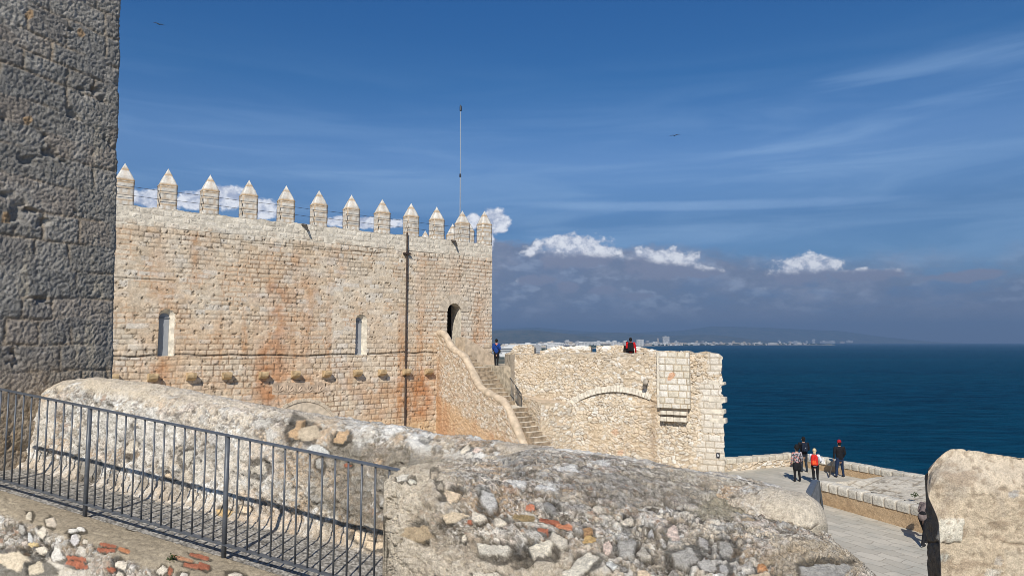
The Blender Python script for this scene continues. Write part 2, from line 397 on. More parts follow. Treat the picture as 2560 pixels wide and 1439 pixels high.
# castle frame
A_ = at(313, 408, 32.6); B_ = at(1215, 528, 46.0)
W0 = A_[:2].copy(); Wd = (B_ - A_)[:2]; Wd /= np.linalg.norm(Wd); Wn = np.array((Wd[1], -Wd[0]))
def CWp(s, d, z): return np.array((*(W0 + Wd * s + Wn * d), z))
def chit(px, py, d=0.0): return hit(px, py, W0 + Wn * d, Wd)
S_END = chit(1231, 700)[0]; S_BEG = -3.0
ZTOP = chit(600, 542)[1]

# rock / ground the fort stands on
outer = [at(1812, 1140, 36.2), at(1990, 1133, 37.9), at(2310, 1190, 31.5)]
dirr = (outer[2] - outer[1])[:2]; far_r = outer[2][:2] + dirr * 2.2
plat = [(-70, -25), (45, -25), tuple(far_r + np.array((.35, .2))), tuple(outer[1][:2] + np.array((.35, .4))), tuple(outer[0][:2] + np.array((0, .5))), (14, 52), (4, 66), (-8, 84), (-70, 70)]
rock = plain('headland_rock', (0.30, 0.25, 0.19), 0.95, 0.1, 0.4, 0.5, 0.3)
bmz = BM(); bmz.prism([(p[0] * 1.0, p[1]) for p in plat], SEA_Z - 2, FLOOR - 0.05); put(bmz.done('terrain', rock), kind='structure')

# paving of the square and the lower path
m, t, b = mat_base('paving_slabs', 0.85, 0.25)
tc = t.new('ShaderNodeTexCoord'); mp = t.new('ShaderNodeMapping'); t.l.new(tc.outputs['Object'], mp.inputs[0]); mp.inputs['Rotation'].default_value = (0, 0, R(62))
nz = t.noise(mp.outputs[0], 0.9, 4); nzv = t.new('ShaderNodeVectorMath', operation='MULTIPLY_ADD')
br = t.new('ShaderNodeTexBrick'); br.inputs['Scale'].default_value = 1.0; br.inputs['Brick Width'].default_value = 0.85; br.inputs['Row Height'].default_value = 0.47
br.inputs['Mortar Size'].default_value = 0.014; br.inputs['Color1'].default_value = (0, 0, 0, 1); br.inputs['Color2'].default_value = (1, 1, 1, 1); br.inputs['Mortar'].default_value = (0.5, 0.5, 0.5, 1); br.offset_frequency = 2
cn = t.new('ShaderNodeTexNoise'); cn.inputs['Scale'].default_value = 1.6; t.l.new(mp.outputs[0], cn.inputs['Vector'])
va = t.new('ShaderNodeVectorMath', operation='MULTIPLY_ADD'); t.l.new(cn.outputs['Color'], va.inputs[0]); va.inputs[1].default_value = (0.45, 0.30, 0); t.l.new(mp.outputs[0], va.inputs[2])
t.l.new(va.outputs[0], br.inputs['Vector'])
c1 = t.mix(t.smooth(br.outputs['Color'], 0, 1), (0.44, 0.40, 0.325), (0.54, 0.49, 0.40))
c1 = t.mix(t.smooth(nz, 0.4, 0.7, 0, 0.6), c1, (0.34, 0.33, 0.28))
c1 = t.mix(t.math('MULTIPLY', br.outputs['Fac'], 0.6), c1, (0.27, 0.23, 0.18))
t.l.new(c1, b.inputs['Base Color'])
bp = t.new('ShaderNodeBump'); bp.inputs['Distance'].default_value = 0.02; bp.inputs['Strength'].default_value = 0.8
t.l.new(t.math('SUBTRACT', t.math('MULTIPLY', t.noise(tc.outputs['Object'], 7, 5), 0.6), br.outputs['Fac']), bp.inputs['Height']); t.l.new(bp.outputs[0], b.inputs['Normal'])
PAV = m
flat_poly('pavement', [(-60, -20), (40, -20), tuple(far_r), tuple(outer[1][:2]), tuple(outer[0][:2]), (10, 40), (-60, 40)], FLOOR, PAV)

# ================================================================ CASTLE
ORANGE = np.array((0.40, 0.20, 0.085)); RUST = np.array((0.36, 0.145, 0.05))
castle = thing('castle', 'long tan ashlar castle building with white pyramid-capped merlons, arched windows and rusty stains', 'castle', (*(W0 + Wd * 10), FLOOR))
def castle_color(U, V, PXY, seed=3, lift=0.0):
    px, py = PXY
    d, r1, r2, r3 = ashlar(U, V, 0.20, 0.33, 0.30, 0.72, seed, 0.035)
    d2, q1, q2, q3 = ashlar(U, V, 0.28, 0.36, 0.30, 0.62, seed + 8, 0.025)      # squarer blocks in the lower part
    lowm = V < -0.78 + 0.08 * vn(U, V * 0, 5)
    d = np.where(lowm, d2, d); r1 = np.where(lowm, q1, r1); r2 = np.where(lowm, q2, r2); r3 = np.where(lowm, q3, r3)
    n = fbm(U * 0.35, V * 0.5, seed + 20, 5); n2 = fbm(U * 2.2, V * 2.2, seed + 30, 5); n3 = fbm(U * 9, V * 9, seed + 33, 3)
    col = lerp((0.50, 0.41, 0.305), (0.565, 0.49, 0.39), r1)
    col = lerp(col, (0.53, 0.485, 0.42), ss(r2, 0.6, 0.9) * 0.8)
    col = lerp(col, (0.43, 0.33, 0.22), ss(r3, 0.72, 0.95) * 0.40)
    warm = ss(n + 0.25 * (n2 - .5), 0.42, 0.66)
    col = lerp(col, (0.50, 0.345, 0.215), warm * (0.30 + .25 * ss(U, 9, 2) * ss(V, 5.5, 4)))
    # top courses and right end paler and greyer
    topw = ss(V, ZTOP - 1.3 + (n2 - .5) * 1.2, ZTOP - .5)
    col = lerp(col, np.stack([0.58 + 0 * n, 0.535 + 0 * n, 0.455 + 0 * n], -1) * (0.80 + 0.34 * r1[..., None]), topw * 0.8)
    rightw = ss(U, S_END - 7.5, S_END - 1.5) * ss(V, -0.5, 1.0)
    col = lerp(col, (0.56, 0.49, 0.40), rightw * 0.55)
    # rust streaks running down the wall
    st = ss(fbm(U * 1.5, V * 0.12, seed + 40, 4), 0.52, 0.72)
    below = ss(V, 3.6, -1.0)
    col = lerp(col, ORANGE, st * (0.22 + 0.50 * below) * (1 - topw) * (0.35 + 0.65 * ss(n3, .3, .7)))
    for x0, w, y0, y1, a in ((490, 14, 590, 700, .55), (395, 22, 620, 740, .3), (690, 34, 700, 1000, .6), (770, 28, 690, 900, .5), (720, 60, 930, 1040, .45), (1055, 24, 925, 1040, .85), (1010, 28, 930, 1050, .6), (940, 40, 940, 1060, .5),
                             (385, 30, 890, 950, .7), (660, 26, 860, 1010, .6), (1205, 10, 740, 860, .4), (850, 12, 620, 680, .5), (740, 10, 620, 670, .4), (1150, 10, 800, 850, .4), (870, 30, 900, 990, .4), (560, 30, 930, 975, .3), (1075, 14, 910, 960, .6), (780, 30, 930, 985, .5), (410, 14, 905, 925, .6)):
        wob = (fbm(U * 1.1, V * 2.4, int(x0), 3) - .5) * w * 1.6
        mk = np.exp(-((px - x0 + wob) / w) ** 2) * ss(py, y0 - 14, y0 + 22) * ss(py, y1 + 30, y1 - 20) * ss(n2, .2, .6)
        col = lerp(col, RUST if a > .55 else ORANGE, np.clip(mk * a, 0, 0.85))
    # yellowish foot of the wall
    col = lerp(col, (0.55, 0.40, 0.235), ss(V, -4.3, -5.2) * 0.6)
    zone = np.clip(np.maximum(np.maximum(ss(V, ZTOP - 2.4 + n2, ZTOP - 1.2), ss(V, .3 + n2, -.5)), .75 * ss(U, S_END - 8, S_END - 4)), .14, 1)
    zone = np.maximum(zone, ss(fbm(U * .5, V * .7, seed + 61, 4), .50, .62) * .9)
    j = np.exp(-(d / 0.022) ** 2) * (0.10 + 0.90 * ss(fbm(U * 1.4, V * 1.6, seed + 60, 4), 0.36, 0.58)) * zone
    wj = np.exp(-(d / 0.03) ** 2) * ss(fbm(U * .9, V * .9, seed + 63, 4), .5, .6) * (1 - topw)
    col = lerp(col, (0.44, 0.235, 0.11), wj * .55)
    col = lerp(col, (0.09, 0.065, 0.045), j * 0.78)
    fine = fbm(U * 4.5, V * 9, seed + 64, 5, .65); col = col * (0.90 + .22 * ss(fine, .3, .7))[..., None]
    pit = ss(fbm(U * 7, V * 7, seed + 70, 4), 0.68, 0.76)
    col = lerp(col, (0.15, 0.11, 0.07), pit * 0.7)
    col = col * (0.92 + 0.28 * n3[..., None]) * np.array((1.0, .995, .985))
    h = -0.032 * zone * np.exp(-(d / 0.030) ** 2) + 0.024 * (r3 - .5) * zone + 0.03 * (n2 - .5) + .018 * (fine - .5) - 0.05 * pit
    return col, h
du = 0.04
Us = np.arange(S_BEG, S_END + 0.001, du); Vs = np.arange(-8.0, ZTOP + 0.001, du)
U, V = np.meshgrid(Us, Vs)
def wallP(U, V, dd):
    P = np.empty(U.shape + (3,)); P[..., 0] = W0[0] + Wd[0] * U + Wn[0] * dd; P[..., 1] = W0[1] + Wd[1] * U + Wn[1] * dd; P[..., 2] = V; return P
PXY = proj(wallP(U, V, 0 * U))
col, h = castle_color(U, V, PXY)
# long crack over the lower courses
crv = -0.70 + 0.05 * np.sin(U * 0.5) + (vn(U * 1.3, U * 0, 4) - .5) * 0.08
ck = np.exp(-((V - crv) / 0.035) ** 2)
h -= 0.09 * ck; col = lerp(col, (0.05, 0.04, 0.03), ck * 0.9)
crv2 = chit(330, 695)[1] + (vn(U * 1.3, U * 0, 14) - .5) * 0.06
ck = np.exp(-((V - crv2) / 0.025) ** 2) * (U < chit(440, 690)[0]); h -= 0.06 * ck; col = lerp(col, (0.06, 0.045, 0.03), ck * 0.85)
crv3 = chit(760, 618)[1] + (vn(U * 1.3, U * 0, 24) - .5) * 0.1
ck = np.exp(-((V - crv3) / 0.025) ** 2) * (U > chit(600, 690)[0]) * (U < chit(950, 690)[0]); h -= 0.05 * ck; col = lerp(col, (0.08, 0.06, 0.04), ck * 0.8)
# lower courses stand a little proud
h += 0.03 * (V < crv)
# ragged top edge
topj = (vn(U * 2.1, U * 0, 77) - 0.5) * 0.10 + (vn(U * 9, U * 0, 78) - .5) * 0.03
Pw = wallP(U, V + topj * ss(V, ZTOP - .3, ZTOP), h)
keep = np.ones((len(Vs) - 1, len(Us) - 1), bool)
Uc = (U[:-1, :-1] + U[1:, 1:]) / 2; Vc = (V[:-1, :-1] + V[1:, 1:]) / 2
def arch_mask(U, V, s0, s1, z0, zt):
    c = (s0 + s1) / 2; r = (s1 - s0) / 2
    return (np.abs(U - c) < r) & (V > z0) & ((V < zt - r) | (np.hypot(U - c, V - (zt - r)) < r))
wins = []
for (xa, xb, yt, yb) in ((394, 434, 772, 890), (888, 916, 785, 886)):
    s0, z1 = chit(xa, yb); s1, _ = chit(xb, yb); zt = chit((xa + xb) / 2, yt)[1]
    wins.append((s0, s1, z1, zt)); keep &= ~arch_mask(Uc, Vc, s0, s1, z1, zt)
ds0, dz0 = chit(1118, 880); ds1, _ = chit(1152, 880); dzt = chit(1130, 758)[1]
keep &= ~arch_mask(Uc, Vc, ds0, ds1, dz0 - .4, dzt)
grid('wall', Pw, col, M['castle'], castle, keep)
# body behind the face, parapet top, roof
bmz = BM()
bmz.box(W0, Wd, Wn, -8, ZTOP - 0.95, S_BEG, S_END - .06, -13.0, -1.3)
bmz.done('roof_terrace', M['block'], castle)
bmz = BM(); bmz.box(W0, Wd, Wn, ZTOP - 0.95, ZTOP - .05, S_BEG, S_END - .03, -0.65, -.012)
for a, b_ in ((S_BEG, wins[0][0] - .02), (wins[0][1] + .02, wins[1][0] - .02), (wins[1][1] + .02, ds0 - .02), (ds1 + .02, S_END - .02)):
    bmz.box(W0, Wd, Wn, -8, ZTOP - 0.95, a, b_, -1.3, -.11)
bmz.done('wall_core', M['block'], castle)
bmz = BM(); bmz.box(W0, Wd, Wn, -8, ZTOP - .02, S_END - .55, S_END - .035, -13.0, -.66)      # parapet on the far flank
bmz.done('flank_parapet', M['block'], castle)
# openings
def reveal(s0, s1, z0, zt, depth, inner, mat, name):
    """splayed reveal from the face inwards; inner = (s0, s1, z0, zt) at the back"""
    def outline(s0, s1, z0, zt, n=12):
        c = (s0 + s1) / 2; r = (s1 - s0) / 2
        return [(s0, z0)] + [(c - r * math.cos(q * math.pi / n), zt - r + r * math.sin(q * math.pi / n)) for q in range(n + 1)] + [(s1, z0)]
    o = outline(s0 - .03, s1 + .03, z0 - .03, zt + .03); i = outline(*inner)
    bm = bmesh.new(); a = [bm.verts.new(CWp(x, 0.0, z)) for x, z in o]; c = [bm.verts.new(CWp(x, -depth, z)) for x, z in i]
    for k in range(len(a)): bm.faces.new((a[k], a[(k + 1) % len(a)], c[(k + 1) % len(a)], c[k]))
    me = bpy.data.meshes.new(name); bm.to_mesh(me); bm.free(); return link(name, me, mat, castle)
for (s0, s1, z0, zt) in wins:
    w = s1 - s0; i0, i1 = s0 + w * .08, s1 - w * .30; it = zt - .20
    wf = reveal(s0, s1, z0, zt, 0.30, (i0, i1, z0 + .02, it), M['block'], 'window')
    bmz = BM(); c = (i0 + i1) / 2; r = (i1 - i0) / 2
    poly = [(i0, z0)] + [(c - r * math.cos(q * math.pi / 10), it - r + r * math.sin(q * math.pi / 10)) for q in range(11)] + [(i1, z0)]
    bm = bmz.b; a = [bm.verts.new(CWp(x, -.28, z)) for x, z in poly]; bb = [bm.verts.new(CWp(x, -.34, z)) for x, z in poly]
    bm.faces.new(a); bm.faces.new(bb[::-1])
    for k in range(len(a)): bm.faces.new((a[k], a[(k + 1) % len(a)], bb[(k + 1) % len(a)], bb[k]))
    bmz.done('pane', M['pane'], wf)
    bmz = BM(); zb = it - r * 1.0
    bmz.box(W0, Wd, Wn, zb - .035, zb + .035, i0, i1, -.29, -.24)
    bmz.done('frame', M['frame'], wf)
dr = reveal(ds0, ds1, dz0 - .4, dzt, 0.75, (ds0, ds1 + .05, dz0 - .4, dzt), M['block'], 'door')
bmz = BM(); bmz.box(W0, Wd, Wn, dz0 - .4, dzt + .1, ds0 - .3, ds1 + .4, -1.28, -1.2); bmz.done('shade_panel', M['dark'], dr)  # black panel stands in for the shade inside the doorway
# voussoirs round the door
def voussoirs(name, P0, ex, en, c, zc, r0, r1, a0, a1, n, out, mat, parent, seed=1):
    bmz = BM(); rng = random.Random(seed)
    for k in range(n):
        gp = .010 / r1; q0 = a0 + (a1 - a0) * k / n + gp; q1 = a0 + (a1 - a0) * (k + 1) / n - gp; o = out + rng.uniform(-.012, .012)
        pts = []
        rr = r1 + rng.uniform(-.05, .05)
        for dd in (-.06, o):
            for r_, q in ((r0, q0), (r0, q1), (rr, q1), (rr, q0)):
                xy = P0 + ex * (c + r_ * math.cos(q)) + en * dd; pts.append((*xy, zc + r_ * math.sin(q)))
        bmz.hexa(pts)
    return bmz.done(name, mat, parent)
dc = (ds0 + ds1) / 2; dr_ = (ds1 - ds0) / 2
M['pale_old'] = plain('old_pale_stone', (0.52, 0.44, 0.34), 0.9, 0.2, 0.2, 4, 0.02)
M['vous'] = plain('voussoir_stone', (0.64, 0.58, 0.48), 0.9, 0.2, 0.25, 5, 0.02)
voussoirs('door_arch', W0, Wd, Wn, dc, dzt - dr_, dr_ + .01, dr_ + .62, 0.0, math.pi, 9, .02, M['pale_old'], castle, 4)
# gate arch low on the wall
gs0, gz = chit(672, 1035); gs1, _ = chit(838, 1035); gt = chit(755, 996)[1]; gc = (gs0 + gs1) / 2; half = (gs1 - gs0) / 2
rise = 1.15; Rg = (half ** 2 + rise ** 2) / (2 * rise)
aa = math.asin(half / Rg)
voussoirs('gate_arch', W0, Wd, Wn, gc, gt - Rg, Rg - .16, Rg, math.pi / 2 - aa, math.pi / 2 + aa, 17, .10, M['pale_old'], castle, 6)
bmz = BM(); n = 20
ang_ = [math.pi / 2 - aa + 2 * aa * k / n for k in range(n + 1)]
bm = bmz.b; fr = [bm.verts.new(CWp(gc + (Rg - .15) * math.cos(q), .05, gt - Rg + (Rg - .15) * math.sin(q))) for q in ang_]
bk = [bm.verts.new(CWp(gc + (Rg - .15) * math.cos(q), -.05, gt - Rg + (Rg - .15) * math.sin(q))) for q in ang_]
bm.faces.new(fr); bm.faces.new(bk[::-1])
for k in range(n + 1): bm.faces.new((fr[k], fr[(k + 1) % (n + 1)], bk[(k + 1) % (n + 1)], bk[k]))
bmz.done('tympanum', M['pale_old'], castle)
# frieze of five carved leaf emblems
bmz = BM(); f0, fz0 = chit(680, 986); f1, fz1 = chit(812, 960)
M['frieze'] = plain('frieze_stone', (0.44, 0.34, 0.25), 0.9, 0.2, 0.3, 3, 0.01)
bmz.box(W0, Wd, Wn, fz0, fz0 + .62, f0, f1, -.05, .035)
fo = bmz.done('carved_frieze', M['frieze'], castle)
def leaf(bmz, c, z, ang_, ln, wd):
    bm = bmz.b; ca, sa = math.sin(ang_), math.cos(ang_)
    pts = []
    for k in range(7):
        t_ = k / 6; w_ = wd * math.sin(math.pi * min(1, t_ * .92 + .06)) ; pts.append((t_ * ln, w_))
    top = [bm.verts.new(CWp(c + ca * a, .075, z + sa * a)) for a, w_ in pts]
    lf = [bm.verts.new(CWp(c + ca * a - sa * w_, .036, z + sa * a + ca * w_)) for a, w_ in pts]
    rt = [bm.verts.new(CWp(c + ca * a + sa * w_, .036, z + sa * a - ca * w_)) for a, w_ in pts]
    for k in range(6):
        bm.faces.new((lf[k], lf[k + 1], top[k + 1], top[k])); bm.faces.new((top[k], top[k + 1], rt[k + 1], rt[k]))
for px_ in (694, 719, 743, 768, 794):
    c, z = chit(px_, 982); bmz = BM()
    for q in (-1.15, -.6, 0, .6, 1.15): leaf(bmz, c, z + .04, q, .42 if abs(q) < 1 else .34, .075)
    bmz.done('leaf_emblem', M['frieze'], fo)
# corbels
for px_ in (290, 388, 484, 573, 664, 744, 822, 899, 960, 1021, 1076):
    py_ = 941 - (px_ - 290) * 0.021
    s_, z_ = chit(px_ - 8, py_ + 4, .02)
    bmz = BM(); P = []; prof = [(0.0, .20), (.42, .20), (.44, .10), (.40, -.04), (.28, -.13), (0.02, -.20)]
    bm = bmz.b; a = [bm.verts.new(CWp(s_ - .21, .01 + x, z_ + y)) for x, y in prof]; c = [bm.verts.new(CWp(s_ + .21, .01 + x, z_ + y)) for x, y in prof]
    bm.faces.new(a); bm.faces.new(c[::-1])
    for k in range(len(prof)): bm.faces.new((a[k], a[(k + 1) % 6], c[(k + 1) % 6], c[k]))
    bmz.done('corbel', M['corbel'], castle, bevel=.012)
# merlons
def merlon(s, d, ex, en, wd, dp, z0, zc, zt, parent, seed, lean=0):
    """square pier with courses + two-tier pyramid cap; ex along the wall, en outwards"""
    rng = random.Random(seed); O = W0 + Wd * s + Wn * d
    nh = int((zt - (zt - z0) * .43 - z0) / .07) + 1; levels = [(z0 + (zc - z0) * k / nh, 1.0) for k in range(nh + 1)]
    zc = zt - (zt - z0) * .43; H = zt - zc
    levels = [(z0 + (zc - z0) * k / nh, 1.0) for k in range(nh + 1)]
    cap = [(zc + .005, 1.03), (zc + .04, 1.035), (zc + H * .18, .87), (zc + H * .36, .71), (zc + H * .54, .51), (zc + H * .60, .45), (zc + H * .62, .43), (zc + H * .82, .20), (zt, .01)]
    obs = []
    for name, lv, sd in (('merlon', levels, 0), ('cap', cap, 3)):
        V_ = []; ns = 7; per = []
        for q in range(4):
            for k in range(ns): per.append((q, k / ns))
        cs = [(-1, 1), (1, 1), (1, -1), (-1, -1)]
        loc = []
        for z, f in lv:
            for q, a in per:
                c0, c1 = cs[q], cs[(q + 1) % 4]
                x = (c0[0] + (c1[0] - c0[0]) * a) * wd / 2 * f; y = (c0[1] + (c1[1] - c0[1]) * a) * dp / 2 * f
                j = .012 * (rng.random() - .5)
                V_.append((*(O + ex * (x + j) + en * (y + j)), z)); loc.append((x, y, z, q, a))
        n = len(per); Fc = []
        for i in range(len(lv) - 1):
            for k in range(n): Fc.append((i * n + k, i * n + (k + 1) % n, (i + 1) * n + (k + 1) % n, (i + 1) * n + k))
        loc = np.array(loc); x, y, z, q, a = loc.T
        base = np.array((0.64, 0.60, 0.53)) * (0.84 + .26 * _h(np.floor(z / .29 + seed), np.floor(q * 3 + a * 2.2), seed)[:, None])
        rel = (z - z0) / .29
        if name == 'merlon':
            jz = np.exp(-(((rel + .5) % 1 - .5) * .29 / .035) ** 2); bx = (a * 2 + (np.floor(rel) % 2) * .5) % 1
            j = np.maximum(jz, np.exp(-((bx - .5) * wd / 2 / .045) ** 2) * .8)
        else:
            jz = np.maximum(np.exp(-((z - zc - .03) / .05) ** 2), np.exp(-((z - zc - H * .63) / .035) ** 2))
            j = np.maximum(jz, np.exp(-((a - .5) / .07) ** 2) * (z < zc + H * .6) * .8)
        cl = lerp(base, (0.40, 0.26, 0.13), j * .95); cl = lerp(cl, (0.40, 0.38, 0.34), ss(vn(x * 3 + seed, z * 3, seed), .55, .9) * .4)
        V_ = np.array(V_); nv = len(V_)
        me = raw_mesh(name, np.vstack([V_, [[*O, lv[-1][0]]]]), Fc, np.vstack([cl, cl[-1:]]))
        obs.append(link(name, me, M['white_stone'], parent if name == 'merlon' else obs[0]))
    return obs[0]
tips = [(313, 408), (421, 422), (526, 437), (623, 450), (716, 464), (798, 476), (879, 487), (956, 498), (1028, 508), (1092, 517), (1156, 527)]
Ms = []
DM = -.36
for k, (x, y) in enumerate(tips):
    s_, z_ = chit(x, y, DM); Ms.append(s_)
    merlon(s_, DM, Wd, Wn, .80, .66, ZTOP - .06, z_ - .80, z_, castle, 10 + k)
s_, z_ = chit(1215, 528, DM); merlon(S_END - .44, DM, Wd, Wn, .78, .72, ZTOP - .06, z_ - .85, z_, castle, 31)
for k in range(1, 8):
    merlon(S_END - .30, DM - .25 - 1.95 * k, Wn, -Wd, .80, .62, ZTOP - .06, 7.85, 8.68, castle, 50 + k)
# guard wires and their stays
for dz in (.55, .98):
    bmz = BM(); pts = []
    for k, s in enumerate(Ms + [S_END - .44]):
        if k == 11: continue
        pts += [CWp(s - .52, .06, ZTOP - .1 + dz - .02 * (k % 2)), CWp(s + .42, .06, ZTOP - .1 + dz)]
    bmz.tube([CWp(S_BEG, .06, ZTOP + dz - .1)] + pts + [CWp(S_END - .8, .06, ZTOP + dz - .1)], .011, 5); bmz.done('guard_wire', M['wire'], castle)
for s in Ms:
    bmz = BM(); bmz.tube([CWp(s - .38, -.02, ZTOP + .05), CWp(s - .50, .07, ZTOP + .45), CWp(s - .50, .07, ZTOP + .46)], .012, 5)
    bmz.tube([CWp(s - .38, -.02, ZTOP + .50), CWp(s - .50, .07, ZTOP + .88)], .012, 5); bmz.done('wire_stay', M['wire'], castle)
# rain pipe with its bracket
s_, z1 = chit(1016, 582); _, z2 = chit(1011, 1075)
bmz = BM(); bmz.tube([CWp(s_, .12, z1), CWp(s_, .12, z2 - 1)], .055, 8); bmz.done('rain_pipe', M['rust'], castle)
zb = chit(1015, 634)[1]; bmz = BM(); bmz.box(W0, Wd, Wn, zb - .05, zb + .05, s_ - .22, s_ + .22, -.05, .20)
for q in (-.2, -.1, .12, .2): bmz.tube([CWp(s_ + q * .5, .12, zb), CWp(s_ + q * 1.3, .22, zb + .18 - abs(q))], .014, 5)
bmz.done('pipe_bracket', M['rust'], castle)
for x, y in ((757, 560), (1130, 600)):
    s1_, z1_ = chit(x, y); bmz = BM(); bmz.tube([CWp(s1_, -.05, z1_ - .05), CWp(s1_ + .1, .22, z1_ - .1), CWp(s1_ + .20, .30, z1_ - .42)], [.09, .08, .05], 8); bmz.done('waterspout', M['wood'], castle)
# lightning rod beyond the roof edge
rb = at(1150, 560, 49.5); rt_ = at(1151, 262, 49.5)
rod = thing('lightning_rod', 'tall thin metal rod rising above the castle roof', 'lightning rod', (rb[0], rb[1], ZTOP - .95))
z0 = ZTOP - .95; zz = rt_[2]
bmz = BM(); bmz.tube([(rb[0], rb[1], z0), (rb[0], rb[1], z0 + (zz - z0) * .55)], .035, 8); bmz.tube([(rb[0], rb[1], z0 + (zz - z0) * .55), (rb[0], rb[1], zz - .5)], .024, 8); bmz.done('mast', M['rodm'], rod)
bmz = BM(); bmz.tube([(rb[0], rb[1], zz - .5), (rb[0], rb[1], zz - .45), (rb[0], rb[1], zz - .15), (rb[0], rb[1], zz)], [.03, .085, .08, .01], 10); bmz.done('air_terminal', M['wire'], rod)
bmz = BM(); bmz.tube([(rb[0], rb[1], z0 + (zz - z0) * .54), (rb[0], rb[1], z0 + (zz - z0) * .56)], .07, 8); bmz.done('collar', M['wire'], rod)

# ================================================================ STAIRCASE
SP, _ = chit(1092, 900)                       # where the stair parapet leaves the castle wall
stair = thing('stone_staircase', 'steep stone staircase with rounded plaster coping climbing to the castle door', 'staircase', CWp(SP, 4, FLOOR))
SO = W0 + Wd * SP
cpx = [(1088, 826), (1108, 831), (1116, 851), (1127, 871), (1152, 881), (1166, 905), (1181, 939), (1195, 966), (1220, 981), (1255, 999), (1267, 1022), (1281, 1056), (1297, 1093), (1306, 1112), (1322, 1150)]
cop = []
for x, y in cpx:
    k, z = hit(x, y, SO, Wn); cop.append((k, z))
cd = np.array([c[0] for c in cop]); cz = np.array([c[1] for c in cop]); cd[0] = min(cd[0], .02); cd = np.maximum.accumulate(cd + np.arange(len(cd)) * 1e-3)
def sfr(a, d, z): return np.array((*(SO + Wd * a + Wn * d), z))
dens = np.linspace(cd[0], cd[-1], 60); zens = np.interp(dens, cd, cz)
zens = np.convolve(np.pad(zens, 2, 'edge'), np.ones(5) / 5, 'valid')
bmz = BM(); bmz.tube([sfr(.20, d, z - .12) for d, z in zip(dens, zens)], [.25 + .02 * math.sin(d * 5) for d in dens], 16, sq=(1.0, .85)); bmz.done('coping', M['coping'], stair, smooth=True)
Ug = np.linspace(0, cd[-1], 230); tv = np.linspace(0, 1, 230); Zt = np.interp(Ug, dens, zens) - .14
U, T = np.meshgrid(Ug, tv); V = -8.2 + (Zt[None, :] + 8.2) * T
f1, f2, r1, r2 = worley(U * 5.5 + fbm(U * 3, V * 3, 2, 2), V * 6.5, 11)
edge = f2 - f1
n = fbm(U * 1.2, V * 1.2, 71, 4); st = ss(edge, .02, .16)
c = lerp((0.43, 0.34, 0.235), (0.56, 0.46, 0.35), fbm(U * 3, V * 3, 72, 4))
c = lerp(c, pal([(.60, .53, .44), (.50, .36, .25), (.62, .57, .50), (.46, .36, .27)], r1), st * (r2 > .35) * .75)
c = lerp(c, (0.25, 0.18, 0.11), ss(fbm(U * 12, V * 12, 73, 3), .62, .72) * .8)
orange = ss(V, -2.9 + (n - .5) * 1.4 - U * .30, -3.6 - U * .30)
c = lerp(c, (0.52, 0.34, 0.19), orange * .75); c = lerp(c, (0.40, 0.20, 0.10), ss(fbm(U * 2.5, V * .3, 75, 3), .5, .7) * orange * .5)
c = lerp(c, (0.40, 0.22, 0.11), ss(U, .9, .1) * ss(V, 0, -2) * .6)
h = .03 * st * (r2 > .35) + .03 * (fbm(U * 6, V * 6, 76, 4) - .5)
P = np.empty(U.shape + (3,)); P[..., 0] = SO[0] + Wn[0] * U - Wd[0] * h; P[..., 1] = SO[1] + Wn[1] * U - Wd[1] * h; P[..., 2] = V
grid('parapet_wall', P, c, M['rubble'], stair)
# steps: (d, z) tread profile going down
prof = []; d_ = 0.0; z_ = dz0 - .02
prof.append((0.0, 1.0, z_))
d_ = 1.0
nst = 6; drop = (-1.52 - z_) / nst
for k in range(nst): z_ += drop; prof.append((d_, d_ + .30, z_)); d_ += .30
prof.append((d_, d_ + .55, z_)); d_ += .55
for k in range(9): z_ -= .235; prof.append((d_, d_ + .29, z_)); d_ += .29
prof.append((d_, d_ + 1.15, z_ - .01)); d_ += 1.15
for k in range(11): z_ -= .24; prof.append((d_, d_ + .30, z_)); d_ += .30
bmz = BM(); rng = random.Random(3)
for i, (a, b_, z) in enumerate(prof):
    x = .40
    WX = 1.8 if a < 6.2 else 1.42
    while x < WX - .05:
        w_ = min(rng.uniform(.45, .9), WX - x)
        if b_ - a > .5: w_ = WX - x
        jj = rng.uniform(-.012, .012)
        bmz.box(SO, Wd, Wn, -8, z + jj, x, x + w_ - .012, a + rng.uniform(0, .01), b_ + .02 + rng.uniform(-.015, .02)); x += w_
bmz.b.normal_update(); bmesh.ops.recalc_face_normals(bmz.b, faces=bmz.b.faces)
for f in bmz.b.faces: f.material_index = 0 if f.normal.z > .5 else 1  # tread and riser contrast painted in: sun lights both faces alike
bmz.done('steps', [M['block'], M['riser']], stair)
# sloping parapet on the right of the upper flight, against the castle
pa = [hit(x, y, W0 + Wn * 1.15, Wd) for x, y in ((1163, 842), (1180, 842), (1240, 890))]
bmz = BM(); bmz.prism([tuple(CWp(pa[0][0], .02, 0)[:2]), tuple(CWp(pa[2][0] + .3, .02, 0)[:2]), tuple(CWp(pa[2][0], 1.15, 0)[:2]), tuple(CWp(pa[0][0], 1.15, 0)[:2])], -8, [pa[0][1], pa[2][1] - .15, pa[2][1], pa[0][1]])
def rubcol(seed, base=(0.50, 0.42, 0.32)):
    def f(co):
        u = co[:, 0] + co[:, 1] * .3; v = co[:, 2]
        return lerp(np.array(base) * .8, np.array(base) * 1.1, fbm(u * 2, v * 2, seed, 3))
    return f
bmz.done('side_parapet', M['coping'], stair)

